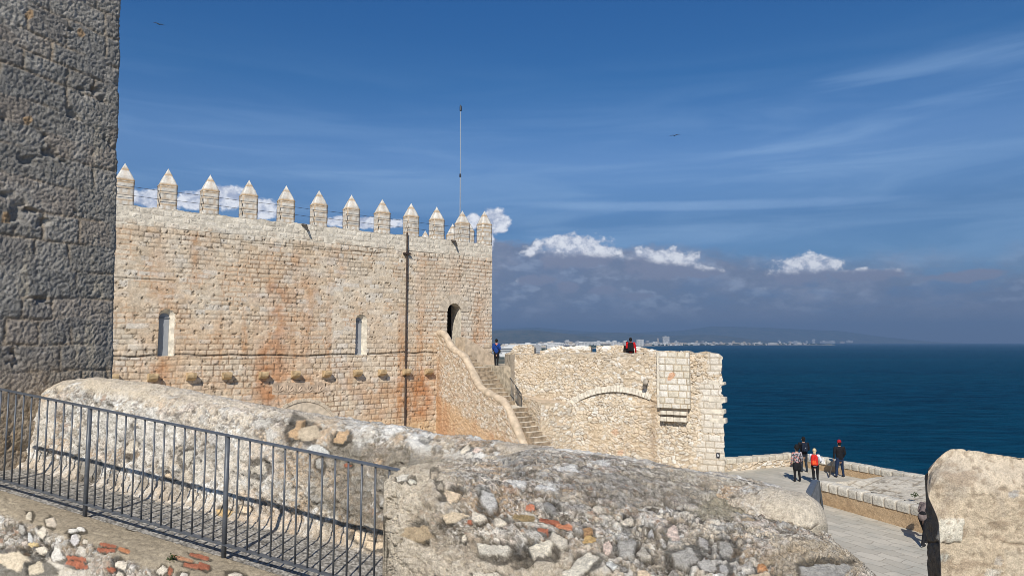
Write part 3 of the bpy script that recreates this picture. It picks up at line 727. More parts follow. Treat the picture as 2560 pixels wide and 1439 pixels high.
# ================================================================ BASTION
BLx = at(1287, 885, 40.4); BR = at(1812, 1185, 34.9)
BO = BLx[:2].copy(); Bd = (BR - BLx)[:2]; BLEN = np.linalg.norm(Bd); Bd /= BLEN; Bn = np.array((Bd[1], -Bd[0]))
def bhit(px, py, d=0.0): return hit(px, py, BO + Bn * d, Bd)
def bp_(s, d, z): return np.array((*(BO + Bd * s + Bn * d), z))
bast = thing('bastion', 'rubble-stone bastion with blind arch and ashlar buttress overlooking the sea', 'bastion', bp_(BLEN / 2, 0, FLOOR))
topk = [(1287, 886), (1400, 883), (1500, 884), (1590, 884), (1640, 878), (1722, 878), (1730, 884), (1765, 880), (1795, 884), (1807, 892), (1813, 905)]
tk = [bhit(x, y) for x, y in topk]; tks = np.array([a for a, b in tk]); tkz = np.array([b for a, b in tk])
Ug = np.arange(0, BLEN + .001, .03); tv = np.linspace(0, 1, 250)
Zt = np.interp(Ug, tks, tkz) + (vn(Ug * 4, Ug * 0, 3) - .5) * .08 + (vn(Ug * 11, Ug * 0, 5) - .5) * .05
U, T = np.meshgrid(Ug, tv); V = -8.2 + (Zt[None, :] + 8.2) * T
P0 = np.empty(U.shape + (3,)); P0[..., 0] = BO[0] + Bd[0] * U; P0[..., 1] = BO[1] + Bd[1] * U; P0[..., 2] = V
px, py = proj(P0)
def rubble_face(U, V, seed, px=None, py=None):
    wu = U + (fbm(U * 1.5, V * 1.5, seed + 1, 3) - .5) * .35; wv = V + (fbm(U * 1.2, V * 1.2, seed + 2, 3) - .5) * .30
    f1, f2, r1, r2 = worley(wu * 3.7, wv * 6.4, seed)
    g1, g2, q1, q2 = worley(wu * 7.5, wv * 12.5, seed + 5)
    big = vn(U * .8, V * .9, seed + 6) + (r2 - .5) * .6 > .42
    f1 = np.where(big, f1, g1); e = np.where(big, f2 - f1, g2 - g1); e = np.where(big, e, g2 - g1); r1 = np.where(big, r1, q1); r2 = np.where(big, r2, q2)
    e = np.clip(e, 0, 1); st = ss(e, .06, .14) * (r2 > .22)
    mort = lerp((0.37, 0.29, 0.20), (0.53, 0.44, 0.325), fbm(U * 2.1, V * 2.1, seed + 7, 5))
    sc = pal([(.62, .56, .47), (.57, .49, .38), (.66, .62, .55), (.52, .43, .32), (.60, .50, .38), (.50, .45, .38)], r1)
    c = lerp(mort, sc * (0.9 + .2 * r2[..., None]), st * .9)
    crev = np.exp(-(e / .05) ** 2) * ss(fbm(U * 1.7, V * 1.7, seed + 8, 4), .44, .60)
    c = lerp(c, (0.13, 0.09, 0.055), crev * .85)
    warm = ss(fbm(U * .6, V * .6, seed + 9, 4), .48, .68); c = lerp(c, (0.54, 0.41, 0.27), warm * .35)
    g = fbm(U * 14, V * 14, seed + 10, 3); c = c * (0.84 + .32 * g[..., None])
    h = .045 * ss(e, .02, .22) * (r2 > .22) + .03 * (r1 - .5) * st - .035 * crev + .05 * (fbm(U * 1.3, V * 1.3, seed + 11, 4) - .5) + .012 * (g - .5)
    return c, h
col, h = rubble_face(U, V, 101)
# upper band of mortar, brown damp streak, ashlar areas
col = lerp(col, (0.42, 0.35, 0.26), ss(py, 905, 888) * ss(px, 1300, 1400) * .5 * ss(1640 - px, 0, 30))
damp = np.exp(-((px - 1634 + (vn(V * 2, U, 8) - .5) * 10) / 9) ** 2) * ss(py, 985, 1010)
col = lerp(col, (0.30, 0.21, 0.13), damp * .55)
d, r1, r2, r3 = ashlar(U, V, .26, .36, .35, .7, 55, .02)
ash = np.maximum(ss(px, 1752, 1775) * ss(py, 930, 960) * (vn(V * 2.2, U * 0, 9) > .25), ss(px, 1742 + 40 * (vn(V * 3, U * 0, 12) - .5), 1760) * (py > 955))
ash = np.maximum(ash, ss(px, 1765, 1776) * (py < 935)) * (vn(V * 3, U * 0, 10) > .12)
ac = lerp((.55, .49, .40), (.66, .61, .53), r1); ac = lerp(ac, (.38, .36, .33), (r2 > .93) * .8 * (py > 1120)); ac = lerp(ac, (.32, .25, .17), np.exp(-(d / .025) ** 2) * .8)
col = lerp(col, ac, ash); h = h * (1 - ash) + ash * (.02 * (r3 - .5) - .03 * np.exp(-(d / .03) ** 2) + .05)
for x, y, rx, ry in ((1688, 1000, 1, 1), (1538, 1080, 9, 8), (1550, 1130, 8, 6)):
    col = lerp(col, (.52, .32, .20), spot(px, py, x, y, rx, ry) * .6)
a0x, a0z = bhit(1418, 1003); a1x, a1z = bhit(1632, 985); mx, mz = bhit(1535, 963)
# circle through three points
def circ(p, q, r):
    ax, ay = p; bx, by = q; cx, cy = r; d = 2 * (ax * (by - cy) + bx * (cy - ay) + cx * (ay - by))
    ux = ((ax**2 + ay**2) * (by - cy) + (bx**2 + by**2) * (cy - ay) + (cx**2 + cy**2) * (ay - by)) / d
    uy = ((ax**2 + ay**2) * (cx - bx) + (bx**2 + by**2) * (ax - cx) + (cx**2 + cy**2) * (bx - ax)) / d
    return ux, uy, math.hypot(ax - ux, ay - uy)
ux, uz, Rr = circ((a0x, a0z), (mx, mz), (a1x, a1z))
rr_ = np.hypot(U - ux, V - uz); tyl = ss(Rr - .33, 0, 0) if False else (rr_ < Rr - .32) * (V > min(a0z, a1z) - .1) * (U > a0x - .1) * (U < a1x + .1)
h = h - .09 * tyl * ss(V, min(a0z, a1z) - .1, min(a0z, a1z) + .5); band = np.exp(-((rr_ - Rr + .34) / .05) ** 2) * (V > min(a0z, a1z)); col = lerp(col, (.20, .14, .09), band * .7)
band = np.exp(-((rr_ - Rr) / .05) ** 2) * (V > min(a0z, a1z)) * (U < a1x + .1); col = lerp(col, (.26, .19, .12), band * .5)
nrm = np.array((Bn[0], Bn[1], 0)); P = P0 + h[..., None] * nrm
# projecting quoins at the right edge
rowq = np.floor(V / .44); P[..., :2] += Bd * (((_h(rowq, rowq * 0, 5) - .45) * .09 + (vn(V * 9, U * 0, 2) - .5) * .05) * ss(U, BLEN - .35, BLEN - .05))[..., None]
grid('wall', P, col, M['rubble'], bast)
TZ = -1.45                                           # terrace level
def poly_pts(*q): return [tuple(bp_(a, b, 0)[:2]) for a, b in q]
bmz = BM(); bmz.prism(poly_pts((0.02, -.25), (BLEN - .12, -.12), (BLEN - .9, -2.2), (BLEN - 3.0, -9.0), (-3.6, -6.9), (-3.4, -2.0)), -8.2, TZ); bmz.done('terrace', M['step'], bast)
# parapet behind the face (0.45 thick), following the same top line
bmz = BM(); ks = list(np.linspace(0.02, BLEN - .10, 40))
for a, b_ in zip(ks[:-1], ks[1:]):
    za = np.interp(a, tks, tkz) - .04; zb = np.interp(b_, tks, tkz) - .04
    P8 = [bp_(a, -.50, TZ), bp_(b_, -.50, TZ), bp_(b_, -.12, TZ), bp_(a, -.12, TZ), bp_(a, -.50, za), bp_(b_, -.50, zb), bp_(b_, -.12, zb), bp_(a, -.12, za)]
    bmz.hexa(P8)
bmz.done('front_parapet', M['greyplaster'], bast)
# cap of the front parapet: rounded plaster so the top edge reads thick
bmz = BM(); bmz.tube([bp_(a, -.22, np.interp(a, tks, tkz) - .10 + .02 * math.sin(a * 7)) for a in np.linspace(.05, BLEN - .25, 60)], [.17 + .02 * math.sin(a * 3.1) for a in np.linspace(.05, BLEN - .25, 60)], 12, sq=(1.3, .8)); bmz.done('parapet_cap', M['greyplaster'], bast, smooth=True)
# side face towards the stairs, plastered
sb = at(1262, 892, 42.3)[:2]; sd = BO - sb; sl_ = np.linalg.norm(sd); sd /= sl_
Ug = np.linspace(0, sl_, 90); Vg = np.linspace(-8, tkz[0], 200); U, V = np.meshgrid(Ug, Vg)
c = lerp((.36, .31, .24), (.50, .43, .34), fbm(U * 2, V * 1.1, 301, 5)); c = lerp(c, (.64, .60, .53), ss(fbm(U * 2.2, V * .9, 303, 4), .56, .68) * .8); c = lerp(c, (.22, .18, .12), ss(fbm(U * 3, V * .8, 302, 5), .62, .72) * .7)
hh = .05 * (fbm(U * 2, V * 2, 305, 4) - .5); sn = np.array((sd[1], -sd[0])) * (1 if sd[1] * -1 > 0 else -1); sn = np.array((-abs(sd[1]), -abs(sd[0])))
P = np.empty(U.shape + (3,)); P[..., 0] = sb[0] + sd[0] * U + sn[0] * hh; P[..., 1] = sb[1] + sd[1] * U + sn[1] * hh; P[..., 2] = V
grid('side_wall', P, c, M['rubble'], bast)
bmz = BM(); bmz.prism([tuple(sb), tuple(BO), tuple(bp_(.8, -.5, 0)[:2]), tuple(sb + np.array((.7, .3)))], TZ - .2, tkz[0] - .01); bmz.done('corner_block', M['greyplaster'], bast, bevel=.03)
# blind arch of thin voussoirs
q1 = math.atan2(a0z - uz, a0x - ux); q0 = math.atan2(a1z - uz, a1x - ux)
voussoirs('blind_arch', BO, Bd, Bn, ux, uz, Rr - .34, Rr, q0, q1, 28, .075, M['vous'], bast, 9)
# ashlar buttress with chamfered left corner
p0, zt0 = bhit(1640, 879, .3); p1, _ = bhit(1722, 879, .3); _, zb0 = bhit(1680, 1019, .3)
Ug = np.concatenate([np.linspace(-.34, 0, 12), np.linspace(0, p1 - p0, 90)[1:], np.linspace(p1 - p0, p1 - p0 + .34, 12)[1:]]); Vg = np.linspace(zb0, zt0, 170)
U, V = np.meshgrid(Ug, Vg); W_ = p1 - p0
Xs = np.clip(U, 0, W_) - .06 * ss(-U, 0, .2); Dp = .34 - np.clip(-U, 0, .34) - np.clip(U - W_, 0, .34)
Dp = Dp - .10 * ss(.28 - np.abs(np.clip(U, 0, W_) - 0), 0, .28) * (U < .28)
d, r1, r2, r3 = ashlar(U, V, .29, .36, .34, .62, 91, .02)
c = lerp((.57, .52, .43), (.68, .64, .57), r1); c = lerp(c, (.53, .47, .36), (r2 > .75) * .6); c = lerp(c, (.36, .28, .18), np.exp(-(d / .03) ** 2) * .85)
pp = np.empty(U.shape + (3,)); h = -.025 * np.exp(-(d / .035) ** 2) + .018 * (r3 - .5) + .02 * (fbm(U * 5, V * 5, 6, 4) - .5)
pp[..., 0] = BO[0] + Bd[0] * (p0 + Xs) + Bn[0] * (Dp + h); pp[..., 1] = BO[1] + Bd[1] * (p0 + Xs) + Bn[1] * (Dp + h); pp[..., 2] = V + (V > zt0 - .1) * (vn(U * 5, U * 0, 2) - .5) * .04
pxx, pyy = proj(pp); c = lerp(c, (.55, .30, .17), spot(pxx, pyy, 1678, 940, 9, 11, .5) * .8)
c = c * (.88 + .24 * fbm(U * 9, V * 9, 8, 3)[..., None])
grid('buttress', pp, c, M['rubble'], bast)
bmz = BM(); bmz.box(BO, Bd, Bn, zb0 - .02, zt0 - .015, p0 + .02, p1 - .02, -.1, .27); bmz.done('buttress_core', M['block'], bast)
# stepped corbel stones of the latrine box below it
for r_i, (yy0, yy1, dep) in enumerate(((1027, 1037, .40), (1042, 1054, .38))):
    zA = bhit(1680, yy0, dep)[1]; zB = bhit(1680, yy1, dep)[1]; sA = bhit(1650, yy0, dep)[0]; sB = bhit(1716, yy0, dep)[0]
    for k in range(4):
        a = sA + (sB - sA) * k / 4; bmz = BM(); bmz.box(BO, Bd, Bn, zB + .01, zA - .01, a + .012, a + (sB - sA) / 4 - .012, -.05, dep - .03 * (k % 2)); bmz.done('latrine_corbel', M['block'], bast, bevel=.015)
sA = bhit(1648, 1058, .3)[0]; sB = bhit(1719, 1058, .3)[0]; zA = bhit(1680, 1054, .3)[1]
bmz = BM(); bmz.box(BO, Bd, Bn, zA + .02, zb0 - .02, sA + .05, sB - .02, -.05, .09); bmz.done('latrine_back', M['pale_old'], bast)
# stone spout
sA, zA = bhit(1620, 955); bmz = BM(); bmz.tube([bp_(sA - .1, -.05, zA + .08), bp_(sA - .05, .3, zA + .03), bp_(sA, .55, zA - .04)], [.14, .14, .12], 10); bmz.done('stone_spout', M['greyplaster'], bast, smooth=True)
# quoin blocks standing a little proud at the outer corner
for y0, y1, ex_ in ((992, 1006, .16), (1045, 1058, .14), (955, 962, .12), (1023, 1034, .08)):
    zA = bhit(1800, y0)[1]; zB = bhit(1800, y1)[1]; bmz = BM(); bmz.box(BO, Bd, Bn, zB, zA, BLEN - .70, BLEN + ex_ * .75, -.5, .055); bmz.done('quoin', M['block'], bast, bevel=.02)
# ledge wall between the stairs and the arch
_s, _z = bhit(1428, 1006)
fl = [at(1302, 987, 40.0), at(1352, 1006, 37.7), bp_(_s + .1, .03, _z)]
fb = [bp_(_s, -.1, 0)[:2], BO - Bd * .1 + Bn * -.1]
def panel(name, A, B, zt, zb, seed, parent, res=.035, thick=None):
    d = B[:2] - A[:2]; ln = np.linalg.norm(d); d = d / ln; nn = np.array((d[1], -d[0]))
    Ug = np.arange(0, ln + res, res); tv = np.linspace(0, 1, int((max(zt) - zb) / res)); U, T = np.meshgrid(np.minimum(Ug, ln), tv)
    ztop = zt[0] + (zt[1] - zt[0]) * U / ln; V = zb + (ztop - zb) * T; c, h = rubble_face(U + seed, V, seed)
    h = h * ss(U, 0, .1) * ss(ln - U, 0, .1)
    P = np.empty(U.shape + (3,)); P[..., 0] = A[0] + d[0] * U + nn[0] * h; P[..., 1] = A[1] + d[1] * U + nn[1] * h; P[..., 2] = V
    return grid(name, P, c, M['rubble'], parent)
panel('ledge_wall', fl[0], fl[1], (fl[0][2], fl[1][2]), -8.2, 401, bast); panel('ledge_wall', fl[1], fl[2], (fl[1][2], fl[2][2]), -8.2, 407, bast)
bmz = BM(); bmz.prism([tuple(p[:2]) for p in fl] + [tuple(q) for q in fb], -8, [fl[0][2] - .02, fl[1][2] - .02, fl[2][2] - .02, fl[2][2] + .12, fl[0][2] + .1]); bmz.done('ledge_top', M['coping'], bast)
# ragged parapet on the far side of the terrace
far0 = at(1262, 880, 47.2)[:2]; far1 = at(1650, 880, 44.5)[:2]; fd = far1 - far0; fln = np.linalg.norm(fd); fd /= fln; fn = np.array((fd[1], -fd[0]))
def fhit(x, y): return hit(x, y, far0, fd)
segs = [[(1262, 884), (1276, 879), (1284, 866), (1300, 861), (1322, 860), (1334, 864), (1337, 874)], [(1350, 876), (1366, 874), (1380, 868), (1400, 864), (1418, 866), (1450, 863), (1462, 864), (1478, 864)], [(1491, 864), (1520, 863), (1545, 862), (1568, 863), (1600, 866), (1628, 872), (1650, 878)]]
for q, sg in enumerate(segs):
    kk = [fhit(*p) for p in sg]; a = np.array([k[0] for k in kk]); zt = np.array([k[1] for k in kk])
    Ug = np.arange(a[0], a[-1], .04); Zq = np.interp(Ug, a, zt) + (vn(Ug * 5, Ug * 0, 7 + q) - .5) * .06; tv = np.linspace(0, 1, 50); U, T = np.meshgrid(Ug, tv); V = TZ + (Zq[None] - TZ) * T
    c, h = rubble_face(U + 30 * q, V, 500 + q); c = lerp(c, (.74, .71, .65), ss(T, .72, .85) * ss(fbm(U * 2, V * 2, 510 + q, 3), .42, .55) * (q > 0))
    P = np.empty(U.shape + (3,)); P[..., 0] = far0[0] + fd[0] * U + fn[0] * h; P[..., 1] = far0[1] + fd[1] * U + fn[1] * h; P[..., 2] = V
    o1 = grid('far_parapet', P, c, M['rubble'], bast)
    bmz = BM(); poly = [tuple(far0 + fd * x + fn * y) for x, y in ((Ug[0], -.03), (Ug[-1], -.03), (Ug[-1], -.6), (Ug[0], -.6))]
    for i in range(len(Ug) - 1)[::6]:
        j = min(i + 6, len(Ug) - 1); bmz.hexa([(*(far0 + fd * x + fn * y), z) for zz_ in (0, 1) for x, y, z in ((Ug[i], -.6, TZ if not zz_ else Zq[i] - .02), (Ug[j], -.6, TZ if not zz_ else Zq[j] - .02), (Ug[j], -.03, TZ if not zz_ else Zq[j] - .02), (Ug[i], -.03, TZ if not zz_ else Zq[i] - .02))])
    bmz.done('parapet_core', M['greyplaster'], o1)
# low sill across the loophole
a0 = fhit(1476, 880); a1 = fhit(1493, 880); bmz = BM(); bmz.hexa([(*(far0 + fd * x + fn * y), z) for z in (TZ, a0[1] + .0) for x, y in ((a0[0], -.58), (a1[0], -.58), (a1[0], -.05), (a0[0], -.05))]); bmz.done('loophole_sill', M['block'], bast)
# small square sign with a pictogram
sg, zg = bhit(1795, 1137, .12); sgn = thing('sign', 'small dark square pictogram sign low on the bastion corner', 'sign', bp_(sg, .12, zg))
M['signd'] = plain('sign_navy', (.012, .016, .028), .5, .4); M['white'] = plain('white_paint', (.7, .7, .7), .6, .3, .05)
bmz = BM(); bmz.box(BO, Bd, Bn, zg - .11, zg + .11, sg - .08, sg + .08, .085, .12); bmz.done('plate', M['signd'], sgn)
bmz = BM()
for pts in ([(-.03, .065), (-.005, .04)], [(-.02, .04), (.025, -.005)], [(.025, -.005), (-.03, -.065)], [(.0, .02), (.045, .035)], [(.02, 0), (.04, -.07)], [(-.035, .02), (.0, -.02)]):
    bmz.tube([bp_(sg + x, .124, zg + y) for x, y in pts], .011, 6)
bmz.done('pictogram', M['white'], sgn)
# little railing on the stairs
rl = thing('stair_railing', 'small dark iron railing beside the staircase below the bastion', 'railing', at(1288, 1000, 40.0))
ra = at(1276, 990, 41.2); rb_ = at(1303, 1022, 39.4); rta = at(1276, 944, 41.2); rtb = at(1303, 984, 39.4)
for nm, p, q, r_ in (('top_rail', rta, rtb, .03), ('bottom_rail', ra + (rta - ra) * .1, rb_ + (rtb - rb_) * .1, .022)):
    bmz = BM(); bmz.tube([p, q], r_, 6); bmz.done(nm, M['black_metal'], rl)
for k in range(13):
    f = k / 12; a = ra + (rb_ - ra) * f; b_ = rta + (rtb - rta) * f; bmz = BM(); bmz.tube([a, b_], .024 if k in (0, 12) else .013, 6); bmz.done('post' if k in (0, 12) else 'baluster', M['black_metal'], rl)

# ================================================================ SQUARE: sea-side wall, inner wall
def low_wall(name, label, pts, zt, zb, thick, seed, capcol, facecol, caph=.28, cap_over=.03, side=1):
    """wall along pts; face panels towards the viewer, coping made of separate-looking stones"""
    th = thing(name, label, 'wall', (*pts[0][:2], zb)); 
    for i in range(len(pts) - 1):
        A = np.array(pts[i][:2]); B = np.array(pts[i + 1][:2]); d = B - A; ln = np.linalg.norm(d); d /= ln; nn = np.array((d[1], -d[0]))
        Ug = np.arange(0, ln + .04, .04); Ug[-1] = ln; Vg = np.linspace(zb, zt - caph + .01, 26); U, V = np.meshgrid(Ug, Vg)
        c, h = facecol(U + 13 * i, V, seed + i); P = np.empty(U.shape + (3,)); P[..., 0] = A[0] + d[0] * U + nn[0] * h; P[..., 1] = A[1] + d[1] * U + nn[1] * h; P[..., 2] = V
        grid('face', P, c, M['rubble'], th)
        bmz = BM(); bmz.box(A, d, nn, zb, zt - caph, -.0, ln, -thick, -.06); bmz.done('core', M['block'], th)
        # coping as one displaced surface: front, top, back
        prof = [(cap_over, zt - caph), (cap_over + .01, zt - caph * .5), (cap_over, zt - .05), (cap_over - .05, zt), (-thick * .5, zt + .015), (-thick + .03, zt), (-thick, zt - .08), (-thick, zt - caph)]
        sd_ = np.cumsum([0] + [math.hypot(prof[k + 1][0] - prof[k][0], prof[k + 1][1] - prof[k][1]) for k in range(len(prof) - 1)])
        tt = np.linspace(0, sd_[-1], 30); pd = np.interp(tt, sd_, [p[0] for p in prof]); pz = np.interp(tt, sd_, [p[1] for p in prof])
        rng = np.random.RandomState(seed + i); e = [-.2]
        while e[-1] < ln + .5: e.append(e[-1] + rng.uniform(.28, .62))
        e = np.array(e); U, T = np.meshgrid(np.arange(0, ln + .03, .03).clip(0, ln), tt); k = np.clip(np.searchsorted(e, U) - 1, 0, len(e) - 2); dj = np.minimum(U - e[k], e[k + 1] - U)
        r_ = _h(k, k * 0, seed + i); c = lerp(np.array(capcol) * .85, np.array(capcol) * 1.08, r_); c = lerp(c, (.33, .27, .20), np.exp(-(dj / .025) ** 2) * .8); c = c * (.85 + .3 * fbm(U * 7, T * 7, seed, 3)[..., None])
        h = (r_ - .5) * .03 - .03 * np.exp(-(dj / .035) ** 2) + .02 * (fbm(U * 5, T * 5, seed + 3, 3) - .5)
        pdd = np.interp(T, sd_, [p[0] for p in prof]); pzz = np.interp(T, sd_, [p[1] for p in prof]); up = ss(pzz, zt - .1, zt)
        P = np.empty(U.shape + (3,)); P[..., 0] = A[0] + d[0] * U + nn[0] * (pdd + h * (1 - up)); P[..., 1] = A[1] + d[1] * U + nn[1] * (pdd + h * (1 - up)); P[..., 2] = pzz + h * up * 1.3
        grid('coping', P, c, M['rubble'], th)
    return th
def plaster_face(U, V, seed):
    n = fbm(U * .8, V * 1.5, seed, 5); c = lerp((.40, .27, .15), (.52, .38, .235), n); c = lerp(c, (.33, .22, .13), ss(fbm(U * 2.5, V * 2.5, seed + 1, 4), .55, .75) * .4)
    return c, .02 * (fbm(U * 3, V * 3, seed + 2, 4) - .5)
def rubf(U, V, seed):
    return rubble_face(U, V, seed)
OT = -5.8
low_wall('sea_wall', 'low rubble parapet with pale coping next to the bastion at the sea edge of the square', [outer[0], outer[1]], outer[1][2], FLOOR, .5, 601, (.54, .485, .39), rubf, .26)
low_wall('sea_wall', 'plastered parapet with white coping running right from the corner along the sea', [outer[1], tuple(far_r)], outer[1][2], FLOOR, .5, 611, (.52, .48, .40), plaster_face, .30)
i0 = atz(2052, 1258, FLOOR); i1 = atz(2300, 1330, FLOOR); idr = (i1 - i0)[:2]; i2 = i0[:2] + idr * 2.4; i00 = i0[:2] - idr * .02
low_wall('inner_wall', 'ochre plastered wall with chunky white coping stones along the paved path', [tuple(i00), tuple(i2)], OT, FLOOR, .45, 621, (.54, .50, .42), plaster_face, .33)
# stone bank filling the wedge behind the inner wall
idn = idr / np.linalg.norm(idr); inn = np.array((-idn[1], idn[0]))          # away from the path
edge_pts = [atz(x, y, OT + .02)[:2] for x, y in ((2075, 1204), (2130, 1199), (2215, 1187), (2310, 1190))]
edge_pts.append(tuple(far_r + np.array((-.5, -.3)))); 
Pn = 200; a = np.linspace(0, 1, Pn)
ep = np.array([np.array(e, float) for e in edge_pts]); cum = np.concatenate([[0], np.cumsum(np.linalg.norm(np.diff(ep, axis=0), axis=1))]); cum /= cum[-1]
back = np.stack([np.interp(a, cum, ep[:, 0]), np.interp(a, cum, ep[:, 1])], -1); front = np.array(i00)[None] + inn * .42 + (np.array(i2) - i00)[None] * a[:, None]
T = np.linspace(0, 1, 110)[:, None, None]; xy = front[None] * (1 - T) + back[None] * T
U = xy[..., 0]; V = xy[..., 1]; tq = T[..., 0] + 0 * U
d, r1, r2, r3 = ashlar(U * .8 + V * .6, -U * .6 + V * .8, .35, .5, .5, 1.0, 702, .05)
jm = np.exp(-(d / .03) ** 2) * ss(fbm(U, V, 3, 3), .42, .55)
c = lerp((.42, .37, .29), (.58, .53, .44), fbm(U * 1.5, V * 1.5, 701, 5)); c = lerp(c, (.17, .14, .10), ss(fbm(U * 4, V * 4, 705, 5, .65), .56, .66) * .8 * ss(tq, .95, .6)); c = lerp(c, (.25, .20, .14), jm * .8)
z = OT - .25 * ss(tq, 0, .12) + .55 * ss(tq, .12, .9) * .45 + .05 * (fbm(U * 2, V * 2, 706, 4) - .5) - .03 * jm; z = z - .6 * (tq > .995)
grid('stone_bank', np.stack([U, V, z], -1), c, M['rubble'], origin=(float(U.mean()), float(V.mean()), FLOOR))
put(bpy.data.objects['stone_bank'], 'bank of pale weathered stones filling the wedge behind the inner plaster wall', 'stone bank')

# dark handrail near the square
hr = thing('handrail', 'dark grey slatted metal handrail end seen over the rubble wall near the square', 'handrail', at(2035, 1262, 15.0))
Ya, Yb = 14.4, 15.6
tl = at(2015, 1226, Ya); tr = at(2028, 1238, Ya); bl = at(2031, 1197, Yb); brr = at(2046, 1198, Yb)
dn = np.array((0, 0, -.035)); bmz = BM(); bmz.hexa([tl + dn, tr + dn, brr + dn, bl + dn, tl, tr, brr, bl]); bmz.done('top_plank', M['metal'], hr)
for k in range(9):
    f = k / 8; p = tr * (1 - f) + brr * f; q = at(2030 + 21 * f, 1262, Ya + (Yb - Ya) * f); p = p - np.array((.02, 0, .03)); bmz = BM(); bmz.box(p[:2], (1, 0), (0, 1), p[2] - .62, p[2], -.012, .012, -.05, .05); bmz.done('slat', M['metal'], hr)
bmz = BM(); p = brr - np.array((.0, 0, .03)); bmz.tube([p, p + np.array((.10, 0, -.9))], .03, 8); bmz.done('post', M['black_metal'], hr)
# ================================================================ TOWER (left)
te = at(287, 700, 9.8)[:2]; td = np.array((0.55, 1.0)); td /= np.linalg.norm(td); tn = np.array((td[1], -td[0]))
tower = thing('stone_tower', 'dark grey rough-hewn ashlar tower filling the left edge in grazing light', 'tower', (te[0] - 1.5, te[1] - 1, -2.2))
Ug = np.arange(-4.2, 0.001, .014); Vg = np.arange(-2.3, 7.6, .014); U, V = np.meshgrid(Ug, Vg)
d, r1, r2, r3 = ashlar(U + 30, V + .05 * vn(U * 2, V, 5), .27, .40, .34, .85, 811, .055)
n = fbm(U * 1.6, V * 1.6, 812, 5); n2 = fbm(U * 9, V * 9, 813, 5); n3 = fbm(U * 26, V * 22, 814, 4)
f1, f2, q1, q2 = worley(U * 30 + n2 * 3, V * 22 + n2 * 3, 815)
pick = ss(f1, .15, .75)
jt = np.exp(-(d / .022) ** 2) * ss(fbm(U * 2, V * 2, 816, 4), .36, .56)
deep = ss(fbm(U * 3.2, V * 3.8, 817, 5), .66, .74) * np.exp(-(d / .08) ** 2)
warm_low = ss(V, .2, -1.2)
c = lerp((.20, .195, .185), (.285, .275, .26), r1); c = lerp(c, (.27, .235, .205), (r2 > .72) * .6); c = lerp(c, (.18, .182, .182), (r3 > .7) * .6)
c = lerp(c, (.32, .31, .295), ss(n, .52, .7) * .6); c = lerp(c, (.25, .20, .145), jt * .7); c = lerp(c, (.36, .33, .28), ss(fbm(U * 6, V * 1.4, 818, 4), .66, .74) * .7)
c = lerp(c, (.30, .235, .16), warm_low * (.45 + .4 * ss(n2, .4, .6))); c = c * np.array((1.04, 1.0, .93)) * (.70 + .60 * n3[..., None])
px, py = proj(np.stack([te[0] + td[0] * U, te[1] + td[1] * U, V], -1))
for x, y, rx, ry in ((88, 45, 11, 14), (80, 305, 12, 10), (20, 545, 12, 16), (215, 90, 10, 12)):
    mk = spot(px, py, x, y, rx, ry, seed=4); c = lerp(c, (.40, .25, .12), mk * .7)
h = -.014 * jt - .05 * deep + .010 * (r3 - .5) + .016 * (n - .5) + .018 * (n2 - .5) - .012 * pick + .012 * (n3 - .5)
lean = -.0255 * (V - 1.0)
edge_j = ((_h(np.floor(V / .33), 0 * V, 9) - .5) * .02 + (fbm(V * 5, V * 0, 3, 4) - .5) * .03) * ss(U, -.25, 0)
P = np.empty(U.shape + (3,)); P[..., 0] = te[0] + td[0] * (U + lean + edge_j) + tn[0] * (h + .02 * ss(-U, .0, .03)); P[..., 1] = te[1] + td[1] * (U + lean + edge_j) + tn[1] * (h + .02 * ss(-U, .0, .03)); P[..., 2] = V
grid('wall', P, c, M['tower'], tower)
bmz = BM(); l0, l1 = -.0255 * (-3.3), -.0255 * 6.6
def tpt(u, v, l): q = te + td * (u + l) + tn * v; return (q[0], q[1])
z0, z1 = -7.2, 7.6
bmz.hexa([(*tpt(*uv, l0), z0) for uv in ((-4.3, -3.5), (-.06, -3.5), (-.06, -.09), (-4.3, -.09))] + [(*tpt(*uv, l1), z1) for uv in ((-4.3, -3.5), (-.06, -3.5), (-.06, -.09), (-4.3, -.09))])
bmz.done('core', M['greyplaster'], tower)

